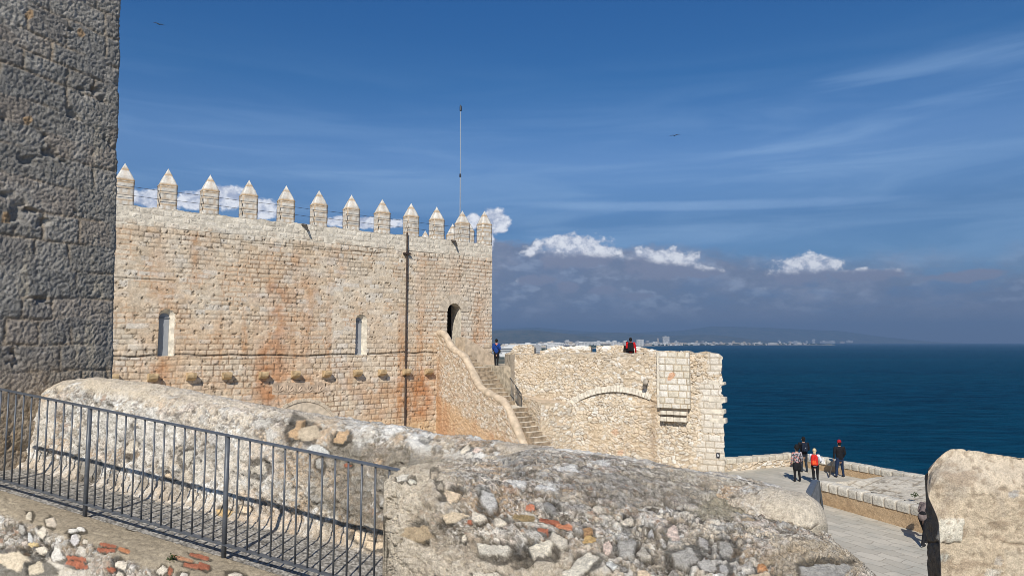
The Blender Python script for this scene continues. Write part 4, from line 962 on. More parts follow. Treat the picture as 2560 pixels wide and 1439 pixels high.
# ================================================================ FOREGROUND frame: along the railing (s), towards the camera (q)
P1 = np.array((-4.2, 6.87)); e_ = np.array((1.68, -.73)); e_ /= np.linalg.norm(e_); q_ = np.array((-.398, -.917)); q_ /= np.linalg.norm(q_)
def base_z(s): return -1.70 - .0966 * np.asarray(s, float)
def fp(s, q, z): return np.array((*(P1 + e_ * s + q_ * q), z))
def fhitq(px, py, q): return hit(px, py, P1 + q_ * q, e_)
def fgrid(S, Q, Z):
    P = np.empty(S.shape + (3,)); P[..., 0] = P1[0] + e_[0] * S + q_[0] * Q; P[..., 1] = P1[1] + e_[1] * S + q_[1] * Q; P[..., 2] = Z; return P
def near_rubble(U, V, seed, pale=0.5, pebble=0.5, rough=0.4, blocks=0.0):
    """old lime mortar: pale and grey patches, embedded pebbles, pits, lichen; U,V in metres. returns colour and relief"""
    global SPK
    n1 = fbm(U * 1.5, V * 1.5, seed, 6, .6); n2 = fbm(U * 5, V * 5, seed + 10, 6, .62); n3 = fbm(U * 22, V * 22, seed + 20, 4, .6); n4 = fbm(U * 60, V * 60, seed + 25, 3, .6)
    pm = ss(n1 + (n2 - .5) * .7, .62 - pale * .3, .70 - pale * .3)
    c = lerp((.25, .215, .165), (.40, .345, .265), n2)
    c = lerp(c, (.54, .46, .355), pm)
    wl = ss(fbm(U * 3.1, V * 3.1, seed + 30, 6, .68) + (pale - .5) * .12, .54, .59) * ss(n3, .32, .52); c = lerp(c, (.74, .72, .67), wl * .92)
    oc = ss(fbm(U * 1.9, V * 1.9, seed + 40, 4), .62, .70); c = lerp(c, (.48, .30, .15), oc * .5)
    bl = ss(fbm(U * 4, V * 4, seed + 50, 6, .70), .53, .60) * (1 - .4 * pm); c = lerp(c, (.095, .082, .066), bl * .70)
    h = .035 * (n1 - .5) + .034 * (n2 - .5) + .022 * (n3 - .5) + .007 * (n4 - .5) + .004 * pm
    SPK = (1 - .6 * pm) * (.35 + .65 * ss(fbm(U * 2.6, V * 2.6, seed + 400, 4), .40, .58))
    for sc, am in ((6, .030), (13, .016), (29, .008)):
        f1, f2, r1, r2 = worley(U * sc + n2 * 2.5, V * sc * 1.3 + n3 * 1.2, seed + 200 + sc)
        h = h + am * rough * (r1 - .5) * ss(f2 - f1, 0, .10) - am * rough * .8 * ss(f2 - f1, .10, 0) * (r2 > .4); c = c * (1 + .22 * rough * (r1 - .5) - .30 * rough * ss(f2 - f1, .07, 0) * (r2 > .4))[..., None]
    if blocks:
        f1, f2, r1, r2 = worley(U * 4.6 + (n2 - .5) * 1.3 + (n3 - .5) * .35, V * 6.2 + (n2 - .5) * 1.1, seed + 300)
        g1, g2, s1, s2 = worley(U * 9 + n3 * .6, V * 11, seed + 310)
        for (a1, a2, b1, b2, th, hh) in ((f1, f2, r1, r2, 1 - blocks, .016), (g1, g2, s1, s2, 1 - blocks * .8, .010)):
            ed = a2 - a1; mk = ss(ed, .10, .15) * (b1 > th); rm = ss(ed, .10, .02) * (b1 > th)
            pc = pal([(.54, .49, .41), (.40, .375, .33), (.60, .55, .47), (.47, .38, .28), (.36, .33, .29), (.58, .50, .42), (.50, .47, .42)], b2) * (.78 + .44 * n3[..., None])
            SPK = SPK * (1 - .9 * mk); c = lerp(c, pc, mk * .92); c = lerp(c, (.085, .07, .053), rm * .65); h = h * (1 - .6 * mk) + hh * mk * (.7 + .6 * n3) - hh * rm
    # pebbles in three sizes
    for sc, th, hh, k in ((7, .90 - .10 * pebble, .012, 0), (15, .88 - .12 * pebble, .006, 1), (34, .74 - .16 * pebble, .004, 2)):
        f1, f2, r1, r2 = worley(U * sc + n3 * .5, V * sc * 1.15 + n2, seed + 60 + k * 7)
        m_ = ss(f2 - f1, .12, .24) * (r1 > th) * (1 - ss(f1, .38, .5)) * (1 - .75 * pm * (r2 > .4))
        pc = pal([(.55, .50, .42), (.38, .365, .33), (.62, .58, .51), (.46, .38, .28), (.33, .31, .28), (.66, .61, .54), (.34, .23, .16)], r2)
        SPK = SPK * (1 - .8 * m_); c = lerp(c, pc, m_ * .9); rim = ss(f2 - f1, .22, .06) * (r1 > th) * (1 - pm); c = lerp(c, (.13, .11, .085), rim * .35); h = h + hh * m_ * (1 - (f1 * 1.6) ** 2 * .4) - hh * .3 * rim
    sp_ = ss(fbm(U * 48, V * 48, seed + 95, 3, .7), .54, .66); c = lerp(c, (.075, .062, .048), sp_ * (.72 - .45 * pm))
    sp_ = ss(fbm(U * 40, V * 40, seed + 96, 3, .7), .60, .68); c = lerp(c, (.56, .52, .46), sp_ * .55)
    pit = ss(fbm(U * 17, V * 17, seed + 90, 4, .6), .60, .68); c = lerp(c, (.10, .082, .062), pit * .75); h = h - .018 * pit
    c = c * (.72 + .56 * n4[..., None])
    rg = np.abs(fbm(U * 3.2 + V * 2.2, V * 2.0 - U * 3.0, seed + 97, 5, .6) - .5); cr_ = ss(rg, .014, .0) * ss(n1, .42, .56); c = lerp(c, (.07, .057, .043), cr_ * .8); h = h - .014 * cr_
    return c, h
def add_stones(c, h, px, py, stones, scale=.02):
    for (x, y, rx, ry, rot, cc) in stones:
        w = (fbm(px * .05, py * .05, int(x), 3) - .5) * min(rx, ry) * .5
        bk = cc[0] > 2.2 * cc[2]
        if bk: w = w * .3
        mk = spot(px + w, py + w, x, y, rx, ry, rot, int(x), .25 if bk else .5, .07); rim = spot(px + w, py + w, x, y + 1.5, rx * 1.18 + 1.5, ry * 1.25 + 2, rot, int(x)) * (1 - mk)
        g = fbm(px * .09, py * .13, int(y), 5); cols = np.array(cc) * np.array((1.05, 1., .92)) * (.72 + .56 * g[..., None])
        globals()['SPK'] = SPK * (1 - mk)
        c = c + (cols - c) * mk[..., None] * .97; c = c * (1 - .68 * rim[..., None]); h = h * (1 - mk * .8) + mk * scale * (.10 + .35 * g) - rim * scale * .55
    return c, h
WHT = (.58, .54, .47); GRY = (.345, .34, .325); DGR = (.25, .25, .245); BRK = (.33, .12, .072); ORG = (.44, .315, .20); PNK = (.60, .50, .45); OLV = (.25, .19, .10); CRM = (.60, .50, .38)
# --- parapet A: crest along measured pixels
QF, QC = -1.06, -1.48
cr_px = [(120, 985), (150, 965), (185, 948), (240, 942), (300, 947), (400, 962), (500, 985), (600, 1004), (700, 1021), (800, 1036), (900, 1052), (1000, 1067), (1100, 1085), (1200, 1098), (1300, 1110), (1400, 1122), (1500, 1136), (1600, 1152), (1700, 1170), (1800, 1184), (1880, 1196), (1950, 1218), (2010, 1250), (2045, 1282), (2062, 1306), (2072, 1335)]
cc = np.array([fhitq(x, y, QC) for x, y in cr_px])
S_A0, S_A1 = cc[0, 0], cc[-1, 0] + .02
ft_px = [(110, 1172), (127, 1178), (300, 1222), (487, 1262), (600, 1292), (860, 1356), (966, 1380)]
fc = np.array([fhitq(x, y, QF + .03) for x, y in ft_px])
def crest_z(s): return np.interp(s, cc[:, 0], cc[:, 1])
def floor_z(s): return np.interp(s, fc[:, 0], fc[:, 1]) - np.maximum(0, s - fc[-1, 0]) * .10
Sg = np.arange(S_A0, S_A1, .0125); nv_ = 230; tt = np.linspace(0, 1, nv_)
# profile: (q, fraction of height) from foot to back
pr = [(QF + .22, -.02), (QF + .10, .02), (QF + .02, .10), (QF, .22), (QF - .03, .60), (QF - .08, .80), (QF - .17, .93), (QF - .30, .985), (QC, 1.0), (QC - .16, .975), (QC - .30, .86), (QC - .36, .6), (QC - .38, 0), (QC - .40, -2.0)]
pd = np.cumsum([0] + [math.hypot(pr[k + 1][0] - pr[k][0], (pr[k + 1][1] - pr[k][1]) * 1.2) for k in range(len(pr) - 1)]); pd[-1] = pd[-2] + .35
qf = np.interp(tt * pd[-1], pd, [p[0] for p in pr]); hf = np.interp(tt * pd[-1], pd, [p[1] for p in pr])
S, T = np.meshgrid(Sg, tt * pd[-1]); Qp = np.repeat(qf[:, None], len(Sg), 1); Hf = np.repeat(hf[:, None], len(Sg), 1)
# taper to rounded ends
endk = np.clip((S - (S_A1 - .35)) / .35, 0, 1); wob = (fbm(S * 1.3, T * 1.3, 900, 4) - .5) * .16
Qp = Qp + wob * ss(Hf, .05, .3); Qm = QC - .02
Qp = Qm + (Qp - Qm) * np.sqrt(np.clip(1 - endk ** 2, .0, 1))
stt = np.clip(((S_A0 + .25) - S) / .25, 0, 1); Qp = Qm + (Qp - Qm) * np.sqrt(np.clip(1 - stt ** 2, 0, 1))
cz_ = crest_z(S); fz_ = floor_z(S); Z = fz_ + (cz_ - fz_) * Hf
P0 = fgrid(S, Qp, Z); px, py = proj(P0)
c, h = near_rubble(S, T, 910, pale=.98, pebble=.35, rough=.55, blocks=.10); c = lerp(c, c * 1.0 + .06, ss(px, 1000, 500))
# left: clean cream render over the crest; lower strip cream; dark lichen patches further right
cream = ss(px, 620, 330) * ss(Hf, .80, .93) * ss(fbm(S * 3, T * 3, 920, 4), .30, .5) ; cream = np.maximum(cream, ss(px, 1000, 400) * ss(Hf, .93, .985) * .8)
c = lerp(c, (.56, .475, .36), cream * .85); h = h * (1 - .6 * cream)
c = lerp(c, (.66, .63, .57), ss(px, 1000, 300) * ss(Hf, .2, .3) * ss(Hf, .85, .7) * ss(fbm(S * 2.4, T * 2.4, 921, 5), .42, .58) * .6)
foot = ss(Hf, .16, .04); c = lerp(c, (.50, .41, .30), foot * .45)
dark = ss(px, 640, 900) * ss(fbm(S * 2, T * 2, 922, 6, .62), .44, .54) * ss(Hf, .1, .25) * (1 - .75 * ss(Hf, .80, .93))
wp_ = ss(px, 800, 950) * ss(Hf, .80, .93) * ss(fbm(S * 4.2, T * 4.2, 927, 5, .62), .52, .58); c = lerp(c, (.72, .70, .65), wp_ * .8); c = lerp(c, (.17, .15, .118), dark * .75)
tan = ss(1 - np.abs(px - 1295) / 70 + (fbm(S * 6, T * 6, 923, 4) - .5), .2, .5) * ss(Hf, .7, .85); c = lerp(c, (.46, .385, .29), tan * .8); h = h * (1 - .6 * tan)
tan = ss(1 - np.abs(px - 760) / 90 + (fbm(S * 6, T * 6, 924, 4) - .5), .3, .5) * ss(Hf, .93, .97); c = lerp(c, (.47, .40, .31), tan * .6)
endc = ss(px, 1900, 1985) * ss(fbm(S * 4, T * 4, 925, 4), .2, .45); c = lerp(c, (.56, .48, .37), endc * .8); h = h * (1 - .5 * endc)
c, h = add_stones(c, h, px, py, [(745, 1072, 22, 26, .6, ORG), (856, 1092, 22, 15, -.4, ORG), (870, 1162, 9, 5, 0, BRK), (540, 1158, 3, 3, 0, BRK), (770, 1085, 30, 24, .3, (.44, .38, .30)), (800, 1158, 12, 14, 0, GRY), (800, 1125, 26, 14, .3, (.55, .57, .58)), (338, 1062, 8, 8, 0, WHT),
     (360, 1210, 12, 16, 0, (.30, .27, .23)), (610, 1270, 22, 12, 0, CRM), (905, 1345, 28, 14, .3, CRM), (940, 1365, 30, 14, .2, CRM), (420, 1190, 16, 9, .3, CRM), (230, 1170, 24, 30, .2, (.26, .25, .23)), (560, 1280, 20, 12, 0, (.52, .38, .2)), (330, 1120, 16, 20, .3, WHT), (1060, 1095, 14, 6, .2, GRY), (1190, 1125, 8, 6, 0, PNK), (1225, 1170, 16, 12, .3, (.46, .35, .24)), (470, 1140, 18, 24, .4, (.57, .55, .5)), (650, 1170, 22, 22, .2, (.5, .47, .42)), (1500, 1155, 40, 8, .2, WHT), (1165, 1122, 18, 7, -.6, WHT)], .006)
# crack in the rounded end
nrm = gnormal(P0); nrm *= np.where(nrm[..., 2:3] < -.2, -1, 1)
if (nrm[100, 200] @ np.array((0, -1, 0))) < 0: nrm = -nrm
para = grid('rubble_parapet', P0 + nrm * h[..., None], c, M['near'], origin=fp(2, QC, -1.9), sp=SPK * .8)
put(para, 'long whitewashed rubble parapet with rounded top running from the tower behind the railing', 'parapet wall')

# --- walkway gravel behind the railing and the ledge under it
Sg = np.arange(-2.6, 4.1, .02); Qg = np.arange(-1.25, .02, .02); S, Q = np.meshgrid(Sg, Qg)
fzz = floor_z(S); bz = base_z(S); Z = fzz + (bz - .03 - fzz) * ss(Q, -.75, -.05) + .012 * (fbm(S * 12, Q * 12, 41, 3) - .5)
f1, f2, r1, r2 = worley(S * 42, Q * 42, 42); c = pal([(.34, .32, .28), (.26, .245, .22), (.42, .39, .34), (.22, .2, .17), (.48, .45, .4)], r1) * (1 - .6 * ss(f1, .35, .65))[..., None]; c = lerp(c, (.40, .33, .25), ss(Q, -.8, -1.05) * .5)
wk = grid('gravel_walkway', fgrid(S, Q, Z + .012 * (1 - f1)), c, M['ledge']); put(wk, kind='structure')
Sg = np.arange(-2.7, 4.15, .012); prl = [(-.02, -.03), (.0, 0), (.12, .0), (.22, -.005), (.34, -.02), (.44, -.06), (.53, -.15), (.62, -.33), (.70, -.62), (.76, -1.1), (.80, -2.2)]
pdl = np.cumsum([0] + [math.hypot(prl[k + 1][0] - prl[k][0], prl[k + 1][1] - prl[k][1]) for k in range(len(prl) - 1)]); tt = np.linspace(0, pdl[-1], 230)
S, T = np.meshgrid(Sg, tt); Qp = np.interp(T, pdl, [p[0] for p in prl]); Zr = np.interp(T, pdl, [p[1] for p in prl])
wdn = .55 + .45 * ss(S, -2.2, .3) + (fbm(S * 1.6, T * 0, 51, 3) - .5) * .5; Qp = np.where(Qp > .05, .05 + (Qp - .05) * np.clip(wdn, .4, 1.4), Qp)
P0 = fgrid(S, Qp, base_z(S) + Zr); px, py = proj(P0)
c, h = near_rubble(S + 40, T, 950, pale=.62, pebble=1.0, rough=.8, blocks=.62)
top = ss(T, .50, .40) * ss(fbm(S * 3, T * 3, 52, 4) + ss(T, .5, .3) * .4, .3, .5)
n_ = fbm(S * 2, T * 3.5, 53, 5); cct = lerp((.23, .185, .125), (.40, .335, .24), n_) * (.8 + .4 * fbm(S * 30, T * 30, 54, 3)[..., None]); c = c + (cct - c) * top[..., None]; c = c * (1 - .12 * (1 - top))[..., None]; h = h * (1 - .8 * top)
c = lerp(c, (.58, .53, .44), ss(py, 1385, 1410) * ss(px, 330, 120) * .8)
c, h = add_stones(c, h, px, py, [(75, 1231, 28, 5, .03, BRK), (188, 1335, 12, 14, 0, WHT), (105, 1330, 10, 14, 0, WHT), (55, 1320, 9, 14, 0, GRY), (75, 1345, 9, 13, 0, (.5, .52, .54)), (75, 1286, 10, 12, 0, (.6, .55, .45)), (82, 1360, 12, 5, 0, (.62, .50, .28)), (105, 1375, 17, 15, .2, WHT), (143, 1388, 16, 18, -.3, (.56, .55, .53)), (127, 1305, 12, 12, 0, (.56, .5, .42)),
    (265, 1374, 24, 5, .1, BRK), (270, 1362, 22, 4, .2, BRK), (192, 1395, 28, 6, .15, BRK), (188, 1408, 24, 7, .15, BRK), (205, 1416, 16, 5, .1, BRK), (278, 1422, 11, 6, .2, BRK), (310, 1375, 16, 5, .3, (.45, .20, .10)), (498, 1390, 26, 5, .25, BRK), (480, 1412, 22, 6, .2, BRK), (510, 1414, 16, 7, .3, BRK), (425, 1425, 6, 10, 0, BRK), (455, 1395, 30, 4, .25, (.46, .25, .15)),
    (183, 1325, 20, 6, -.1, (.7, .69, .66)), (205, 1322, 12, 7, .2, (.7, .69, .66)), (185, 1349, 14, 12, .5, (.56, .55, .56)), (300, 1410, 18, 14, .4, WHT), (330, 1320, 12, 5, 0, (.5, .46, .38)), (405, 1425, 14, 14, 0, WHT), (300, 1438, 12, 10, 0, WHT), (212, 1352, 8, 6, .4, WHT), (460, 1436, 16, 10, 0, (.55, .52, .48)), (30, 1400, 50, 26, .1, (.52, .46, .37)), (90, 1420, 34, 20, 0, (.50, .45, .36)), (590, 1437, 25, 10, .2, WHT)], .012)
nrm = gnormal(P0); nrm = nrm if nrm[20, 200, 2] > 0 else -nrm
lg = grid('brick_ledge_wall', P0 + nrm * h[..., None], c, M['ledge'], origin=fp(0, .3, -2.5), sp=SPK * (1 - .6 * top)); put(lg, 'low ledge of mortar, loose stones and broken red bricks that carries the grey railing', 'ledge wall')

# --- B: big sloping rubble mass at the bottom, a bilinear net of measured points
cols = [966, 1000, 1060, 1150, 1250, 1350, 1450, 1550, 1650, 1750, 1850, 1950, 2030, 2080, 2130, 2185, 2235]
rows = {   # per column: list of (py, Y) from the back to the front
 966: [(1215, 5.12), (1210, 5.05), (1230, 4.92), (1300, 4.80), (1380, 4.74), (1470, 4.70), (1750, 4.62)],
 1000: [(1180, 5.15), (1186, 5.05), (1210, 4.86), (1280, 4.70), (1370, 4.60), (1470, 4.50), (1750, 4.35)],
 1060: [(1165, 5.25), (1168, 5.10), (1195, 4.85), (1270, 4.60), (1360, 4.45), (1470, 4.30), (1750, 4.10)],
 1150: [(1150, 5.40), (1168, 5.12), (1200, 4.80), (1270, 4.50), (1360, 4.30), (1470, 4.10), (1750, 3.90)],
 1250: [(1140, 5.60), (1175, 5.15), (1215, 4.75), (1280, 4.42), (1360, 4.20), (1470, 3.95), (1750, 3.70)],
 1350: [(1118, 6.5), (1165, 5.7), (1235, 4.70), (1295, 4.35), (1370, 4.10), (1475, 3.85), (1750, 3.60)],
 1450: [(1132, 6.34), (1178, 5.6), (1250, 4.65), (1310, 4.30), (1380, 4.02), (1480, 3.75), (1750, 3.50)],
 1550: [(1146, 6.2), (1192, 5.5), (1265, 4.60), (1322, 4.25), (1390, 3.95), (1485, 3.70), (1750, 3.45)],
 1650: [(1163, 6.04), (1208, 5.4), (1280, 4.58), (1332, 4.22), (1398, 3.92), (1490, 3.66), (1750, 3.40)],
 1750: [(1180, 5.9), (1226, 5.3), (1295, 4.55), (1342, 4.22), (1404, 3.92), (1490, 3.64), (1750, 3.38)],
 1850: [(1196, 5.76), (1246, 5.2), (1308, 4.55), (1348, 4.25), (1405, 3.95), (1490, 3.66), (1750, 3.38)],
 1950: [(1224, 5.62), (1272, 5.1), (1325, 4.55), (1356, 4.28), (1405, 4.00), (1485, 3.70), (1750, 3.40)],
 2030: [(1276, 5.52), (1304, 5.0), (1342, 4.55), (1366, 4.30), (1410, 4.02), (1482, 3.74), (1750, 3.42)],
 2080: [(1350, 4.95), (1356, 4.74), (1366, 4.55), (1386, 4.32), (1422, 4.06), (1488, 3.78), (1750, 3.45)],
 2130: [(1392, 4.90), (1394, 4.74), (1402, 4.56), (1418, 4.34), (1446, 4.10), (1500, 3.84), (1750, 3.50)],
 2185: [(1450, 4.88), (1448, 4.74), (1454, 4.58), (1466, 4.38), (1488, 4.14), (1530, 3.90), (1760, 3.56)],
 2235: [(1560, 4.88), (1556, 4.76), (1558, 4.60), (1566, 4.42), (1580, 4.20), (1610, 3.96), (1790, 3.62)]}
net = np.array([[at(c_, y_, Y_) for (y_, Y_) in rows[c_]] for c_ in cols])          # (ncol, nrow, 3)
def cubic(A, n, axis):
    A = np.moveaxis(A, axis, 0); k = len(A); x = np.linspace(0, k - 1, n); i = np.clip(np.floor(x).astype(int), 0, k - 2); f = (x - i).reshape((-1,) + (1,) * (A.ndim - 1))
    g = np.gradient(A, axis=0); a, b = A[i], A[i + 1]; ga, gb = g[i], g[i + 1]
    r = (2 * f**3 - 3 * f**2 + 1) * a + (f**3 - 2 * f**2 + f) * ga + (-2 * f**3 + 3 * f**2) * b + (f**3 - f**2) * gb
    return np.moveaxis(r, 0, axis)
G = cubic(cubic(net, 430, 0), 250, 1); G = np.moveaxis(G, 0, 1)                       # rows x cols
dU = np.linalg.norm(np.diff(G[110], axis=0), axis=1); Ux = np.concatenate([[0], np.cumsum(dU)]); dV = np.linalg.norm(np.diff(G[:, 200], axis=0), axis=1); Vx = np.concatenate([[0], np.cumsum(dV)])
U, V = np.meshgrid(Ux, Vx); px, py = proj(G)
c, h = near_rubble(U + 7, V, 1000, pale=.22, pebble=1.0, rough=1.0, blocks=.30)
lp = ss(px + (fbm(U * 3, V * 3, 1001, 4) - .5) * 160, 1180, 1040); lp2 = ss(py + (fbm(U * 3, V * 3, 1002, 4) - .5) * 120, 1320, 1400) * ss(px, 1560, 1400)
cp_ = lerp((.42, .35, .26), (.60, .53, .42), fbm(U * 3, V * 3, 1003, 5)); cp_ = lerp(cp_, (.30, .24, .17), ss(fbm(U * 5, V * 5, 1004, 5), .54, .66) * .6)
cp_ = cp_ * (.78 + .44 * fbm(U * 40, V * 40, 1005, 3)[..., None]); k_ = np.clip(np.maximum(lp, lp2) * .85, 0, 1); c = c + (cp_ - c) * k_[..., None]
tp_ = ss(px, 1480, 1800) * ss(py, 1290, 1200) * ss(fbm(U * 2, V * 2, 1007, 4), .38, .55); c = lerp(c, (.50, .44, .34), tp_ * .55)
olv = ss(1 - np.hypot((px - 1830) / 190, (py - 1270) / 40) + (fbm(U * 4, V * 4, 1011, 4) - .5), .2, .5); c = lerp(c, (.27, .24, .165), olv * .7)
dk_ = ss(1 - np.hypot((px - 1600) / 300, (py - 1230) / 60) + (fbm(U * 4, V * 4, 1012, 5) - .5) * 1.2, .2, .6); c = lerp(c, (.155, .135, .105), dk_ * .28)
brn = ss(1 - np.hypot((px - 2040) / 170, (py - 1400) / 70) + (fbm(U * 4, V * 4, 1008, 4) - .5) * .8, .1, .5); c = lerp(c, (.33, .265, .18), brn * .65)
for x, y, rx, ry in ((1290, 1212, 28, 14), (1370, 1225, 34, 16), (1495, 1150, 30, 10), (1510, 1160, 26, 8), (1420, 1175, 40, 10)):
    mk = ss(1 - np.hypot((px - x) / rx, (py - y) / ry) + (fbm(U * 14, V * 14, 1009, 4) - .5) * 1.3, .2, .5); c = lerp(c, (.70, .68, .64), mk * .8)
stones = [(1222, 1255, 24, 26, .5, (.43, .43, .43)), (1198, 1290, 22, 16, .2, WHT), (1253, 1303, 15, 13, 0, WHT), (1325, 1269, 12, 6, 0, (.52, .20, .12)), (1375, 1305, 28, 7, .18, BRK), (1410, 1318, 22, 6, .18, (.48, .2, .11)), (1310, 1296, 30, 8, .15, OLV), (1358, 1327, 14, 5, .2, BRK), (1378, 1270, 24, 14, .3, DGR),
    (1565, 1365, 30, 26, .2, GRY), (1708, 1397, 44, 20, .05, GRY), (1815, 1374, 27, 25, 0, GRY), (1760, 1360, 20, 12, .8, (.38, .37, .36)), (1680, 1330, 24, 20, .1, PNK), (1570, 1306, 18, 16, 0, WHT), (1520, 1368, 11, 14, .3, PNK), (1470, 1330, 16, 10, .2, (.34, .21, .11)), (1475, 1350, 16, 11, 0, (.50, .35, .16)), (1628, 1335, 13, 13, 0, (.48, .48, .48)), (1490, 1273, 9, 9, 0, WHT), (1610, 1385, 18, 14, .4, (.42, .40, .36)), (1530, 1417, 13, 11, 0, (.55, .57, .57)), (1630, 1268, 20, 6, .2, WHT), (1870, 1270, 4, 4, 0, WHT),
    (1905, 1416, 15, 8, .2, (.48, .25, .12)), (1850, 1356, 12, 7, .1, (.42, .38, .32)), (1872, 1300, 22, 6, .1, (.38, .31, .22)), (1810, 1425, 18, 14, .3, (.43, .43, .43)), (1770, 1412, 18, 20, .6, (.45, .44, .42)), (1240, 1375, 46, 22, .2, (.52, .50, .45)), (1350, 1370, 50, 24, -.2, (.56, .53, .46)), (1450, 1415, 42, 24, -.3, (.56, .54, .48)), (1400, 1350, 26, 14, .5, (.52, .49, .43)), (1100, 1215, 12, 12, 0, (.36, .33, .28)), (1085, 1187, 12, 12, 0, (.42, .37, .3)),
    (1130, 1240, 26, 16, -.5, CRM), (1130, 1295, 40, 10, -.15, (.55, .47, .36)), (1005, 1195, 18, 8, -.3, (.62, .6, .55)), (1030, 1203, 14, 8, .2, (.56, .55, .5)), (1050, 1330, 30, 22, .3, (.36, .29, .20)), (1160, 1345, 10, 9, 0, WHT), (1345, 1250, 10, 6, 0, WHT), (1440, 1300, 8, 6, 0, WHT), (1175, 1305, 7, 4, .4, BRK), (1650, 1290, 8, 7, 0, WHT), (1745, 1300, 10, 6, 0, (.56, .53, .5)), (1700, 1270, 9, 5, 0, (.5, .47, .42)), (1215, 1440, 40, 14, 0, (.52, .49, .43)), (1610, 1436, 20, 10, 0, CRM), (1900, 1440, 40, 14, 0, CRM), (2065, 1425, 60, 22, 0, (.36, .355, .34)), (1600, 1320, 6, 5, 0, WHT), (1795, 1330, 8, 5, 0, WHT), (1560, 1425, 8, 6, 0, DGR), (1660, 1360, 6, 6, 0, (.5, .5, .5))]
c, h = add_stones(c, h, px, py, stones, .024)
nrm = gnormal(G); nrm = nrm if nrm[110, 200, 2] > 0 else -nrm
PB = G + nrm * (h * np.clip(np.minimum(np.arange(250)[:, None] / 8., 1) + 0 * U, 0, 1))[..., None]
# side skirts so that it is a solid block from every side
SPK = SPK * (1 - .6 * k_)
def skirt(P, c):
    lo = P.copy(); l = P[:, :1].copy(); l[..., 2] -= 1.2; r = P[:, -1:].copy(); r[..., 2] -= 1.5; P = np.concatenate([l, P, r], 1); c = np.concatenate([c[:, :1], c, c[:, -1:]], 1)
    b = P[:1].copy(); b[..., 2] -= 1.0; return np.concatenate([b, P], 0), np.concatenate([c[:1], c], 0)
_s4 = np.repeat(SPK[..., None], 3, 2); _, _s4 = skirt(PB, _s4); PB, c = skirt(PB, c)
rb = grid('rubble_wall', PB, c, M['near'], origin=(0.8, 4.4, -2.4), sp=_s4[..., 0]); put(rb, 'massive sloping wall of dark mortar with grey stones, pebbles and red brick pieces at the bottom', 'rubble wall')
# rounded cream coping lump at the end of the parapet, with a crack under it
Tn = np.linspace(0, 2 * math.pi, 170); Ln = np.linspace(0, 1, 190); TT, LL = np.meshgrid(Tn, Ln)
A0 = at(1800, 1262, 5.28); A1 = at(2066, 1335, 4.86); ax = (A1 - A0); ax_l = np.linalg.norm(ax); axn = ax / ax_l; sdv = np.cross(axn, (0, 0, 1.0)); sdv /= np.linalg.norm(sdv); upv = np.cross(sdv, axn)
rad = .24 * np.sqrt(np.clip(1 - np.clip((LL - .72) / .28, 0, 1) ** 2.2, 0, 1)) * (1 - .35 * ss(LL, .5, 0)); lr = 1 + .12 * (fbm(LL * 4, TT, 31, 3) - .5)
P0 = A0[None, None] + axn * (LL * ax_l)[..., None] + sdv * (np.cos(TT) * rad * 1.25 * lr)[..., None] + upv * (np.sin(TT) * rad * .95 * lr)[..., None]
px, py = proj(P0); U = LL * ax_l; V = TT * .25
c, h = near_rubble(U + 90, V, 1100, pale=.5, pebble=.15); k_ = ss(px + (fbm(U * 5, V * 5, 1101, 4) - .5) * 150, 1880, 1950); cc_ = lerp((.50, .42, .31), (.62, .555, .45), fbm(U * 4, V * 4, 1102, 4)) * (.85 + .3 * fbm(U * 50, V * 50, 1103, 3)[..., None]); c = c + (cc_ - c) * (k_ * .85)[..., None]; h = h * (1 - .7 * k_)
cky = np.interp(px, [1930, 1955, 1975, 2000, 2030, 2045], [1298, 1310, 1305, 1322, 1320, 1308]) + (vn(px * .2, py * 0, 4) - .5) * 5
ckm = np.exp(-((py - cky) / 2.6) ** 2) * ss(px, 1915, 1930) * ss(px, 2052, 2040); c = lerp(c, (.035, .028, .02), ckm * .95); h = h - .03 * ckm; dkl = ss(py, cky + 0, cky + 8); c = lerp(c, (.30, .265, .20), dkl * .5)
nrm = np.cos(TT)[..., None] * sdv + np.sin(TT)[..., None] * upv
lump = grid('coping_lump', P0 + nrm * (h * .6)[..., None], c, M['near'], origin=A0, sp=SPK * (1 - .7 * k_)); put(lump, 'smooth cream rounded coping end on the rubble wall above the paved path', 'coping stone')

# ================================================================ METAL RAILING
rail = thing('metal_railing', 'long grey painted metal railing with round posts standing on the brick ledge wall', 'railing', fp(1, 0, float(base_z(1))))
S0r, S1r = -2.25, 3.80; TH = 1.055
def bar(name, p, q, w, d_): 
    bmz = BM(); p = np.array(p); q = np.array(q); ax = (q - p)[:2] / np.linalg.norm((q - p)[:2]); nn = np.array((-ax[1], ax[0])) * d_ / 2
    bmz.hexa([(*(p[:2] - nn), p[2] - w / 2), (*(q[:2] - nn), q[2] - w / 2), (*(q[:2] + nn), q[2] - w / 2), (*(p[:2] + nn), p[2] - w / 2), (*(p[:2] - nn), p[2] + w / 2), (*(q[:2] - nn), q[2] + w / 2), (*(q[:2] + nn), q[2] + w / 2), (*(p[:2] + nn), p[2] + w / 2)])
    return bmz.done(name, M['metal'], rail, bevel=.002)
bar('top_rail', fp(S0r, 0, base_z(S0r) + TH), fp(S1r, 0, base_z(S1r) + TH), .014, .05)
bar('bottom_rail', fp(S0r, 0, base_z(S0r) + .115), fp(S1r, 0, base_z(S1r) + .115), .012, .045)
posts = [-1.84, 0.0, 1.83, 3.72]
for s_ in posts:
    bmz = BM(); z = float(base_z(s_)); bmz.tube([fp(s_, 0, z - .05), fp(s_, 0, z + TH - .008)], .021, 14); po = bmz.done('post', M['metal'], rail, smooth=True)
step_ = 1.83 / 14; k = -2
s_ = -2.22
n_b = 0
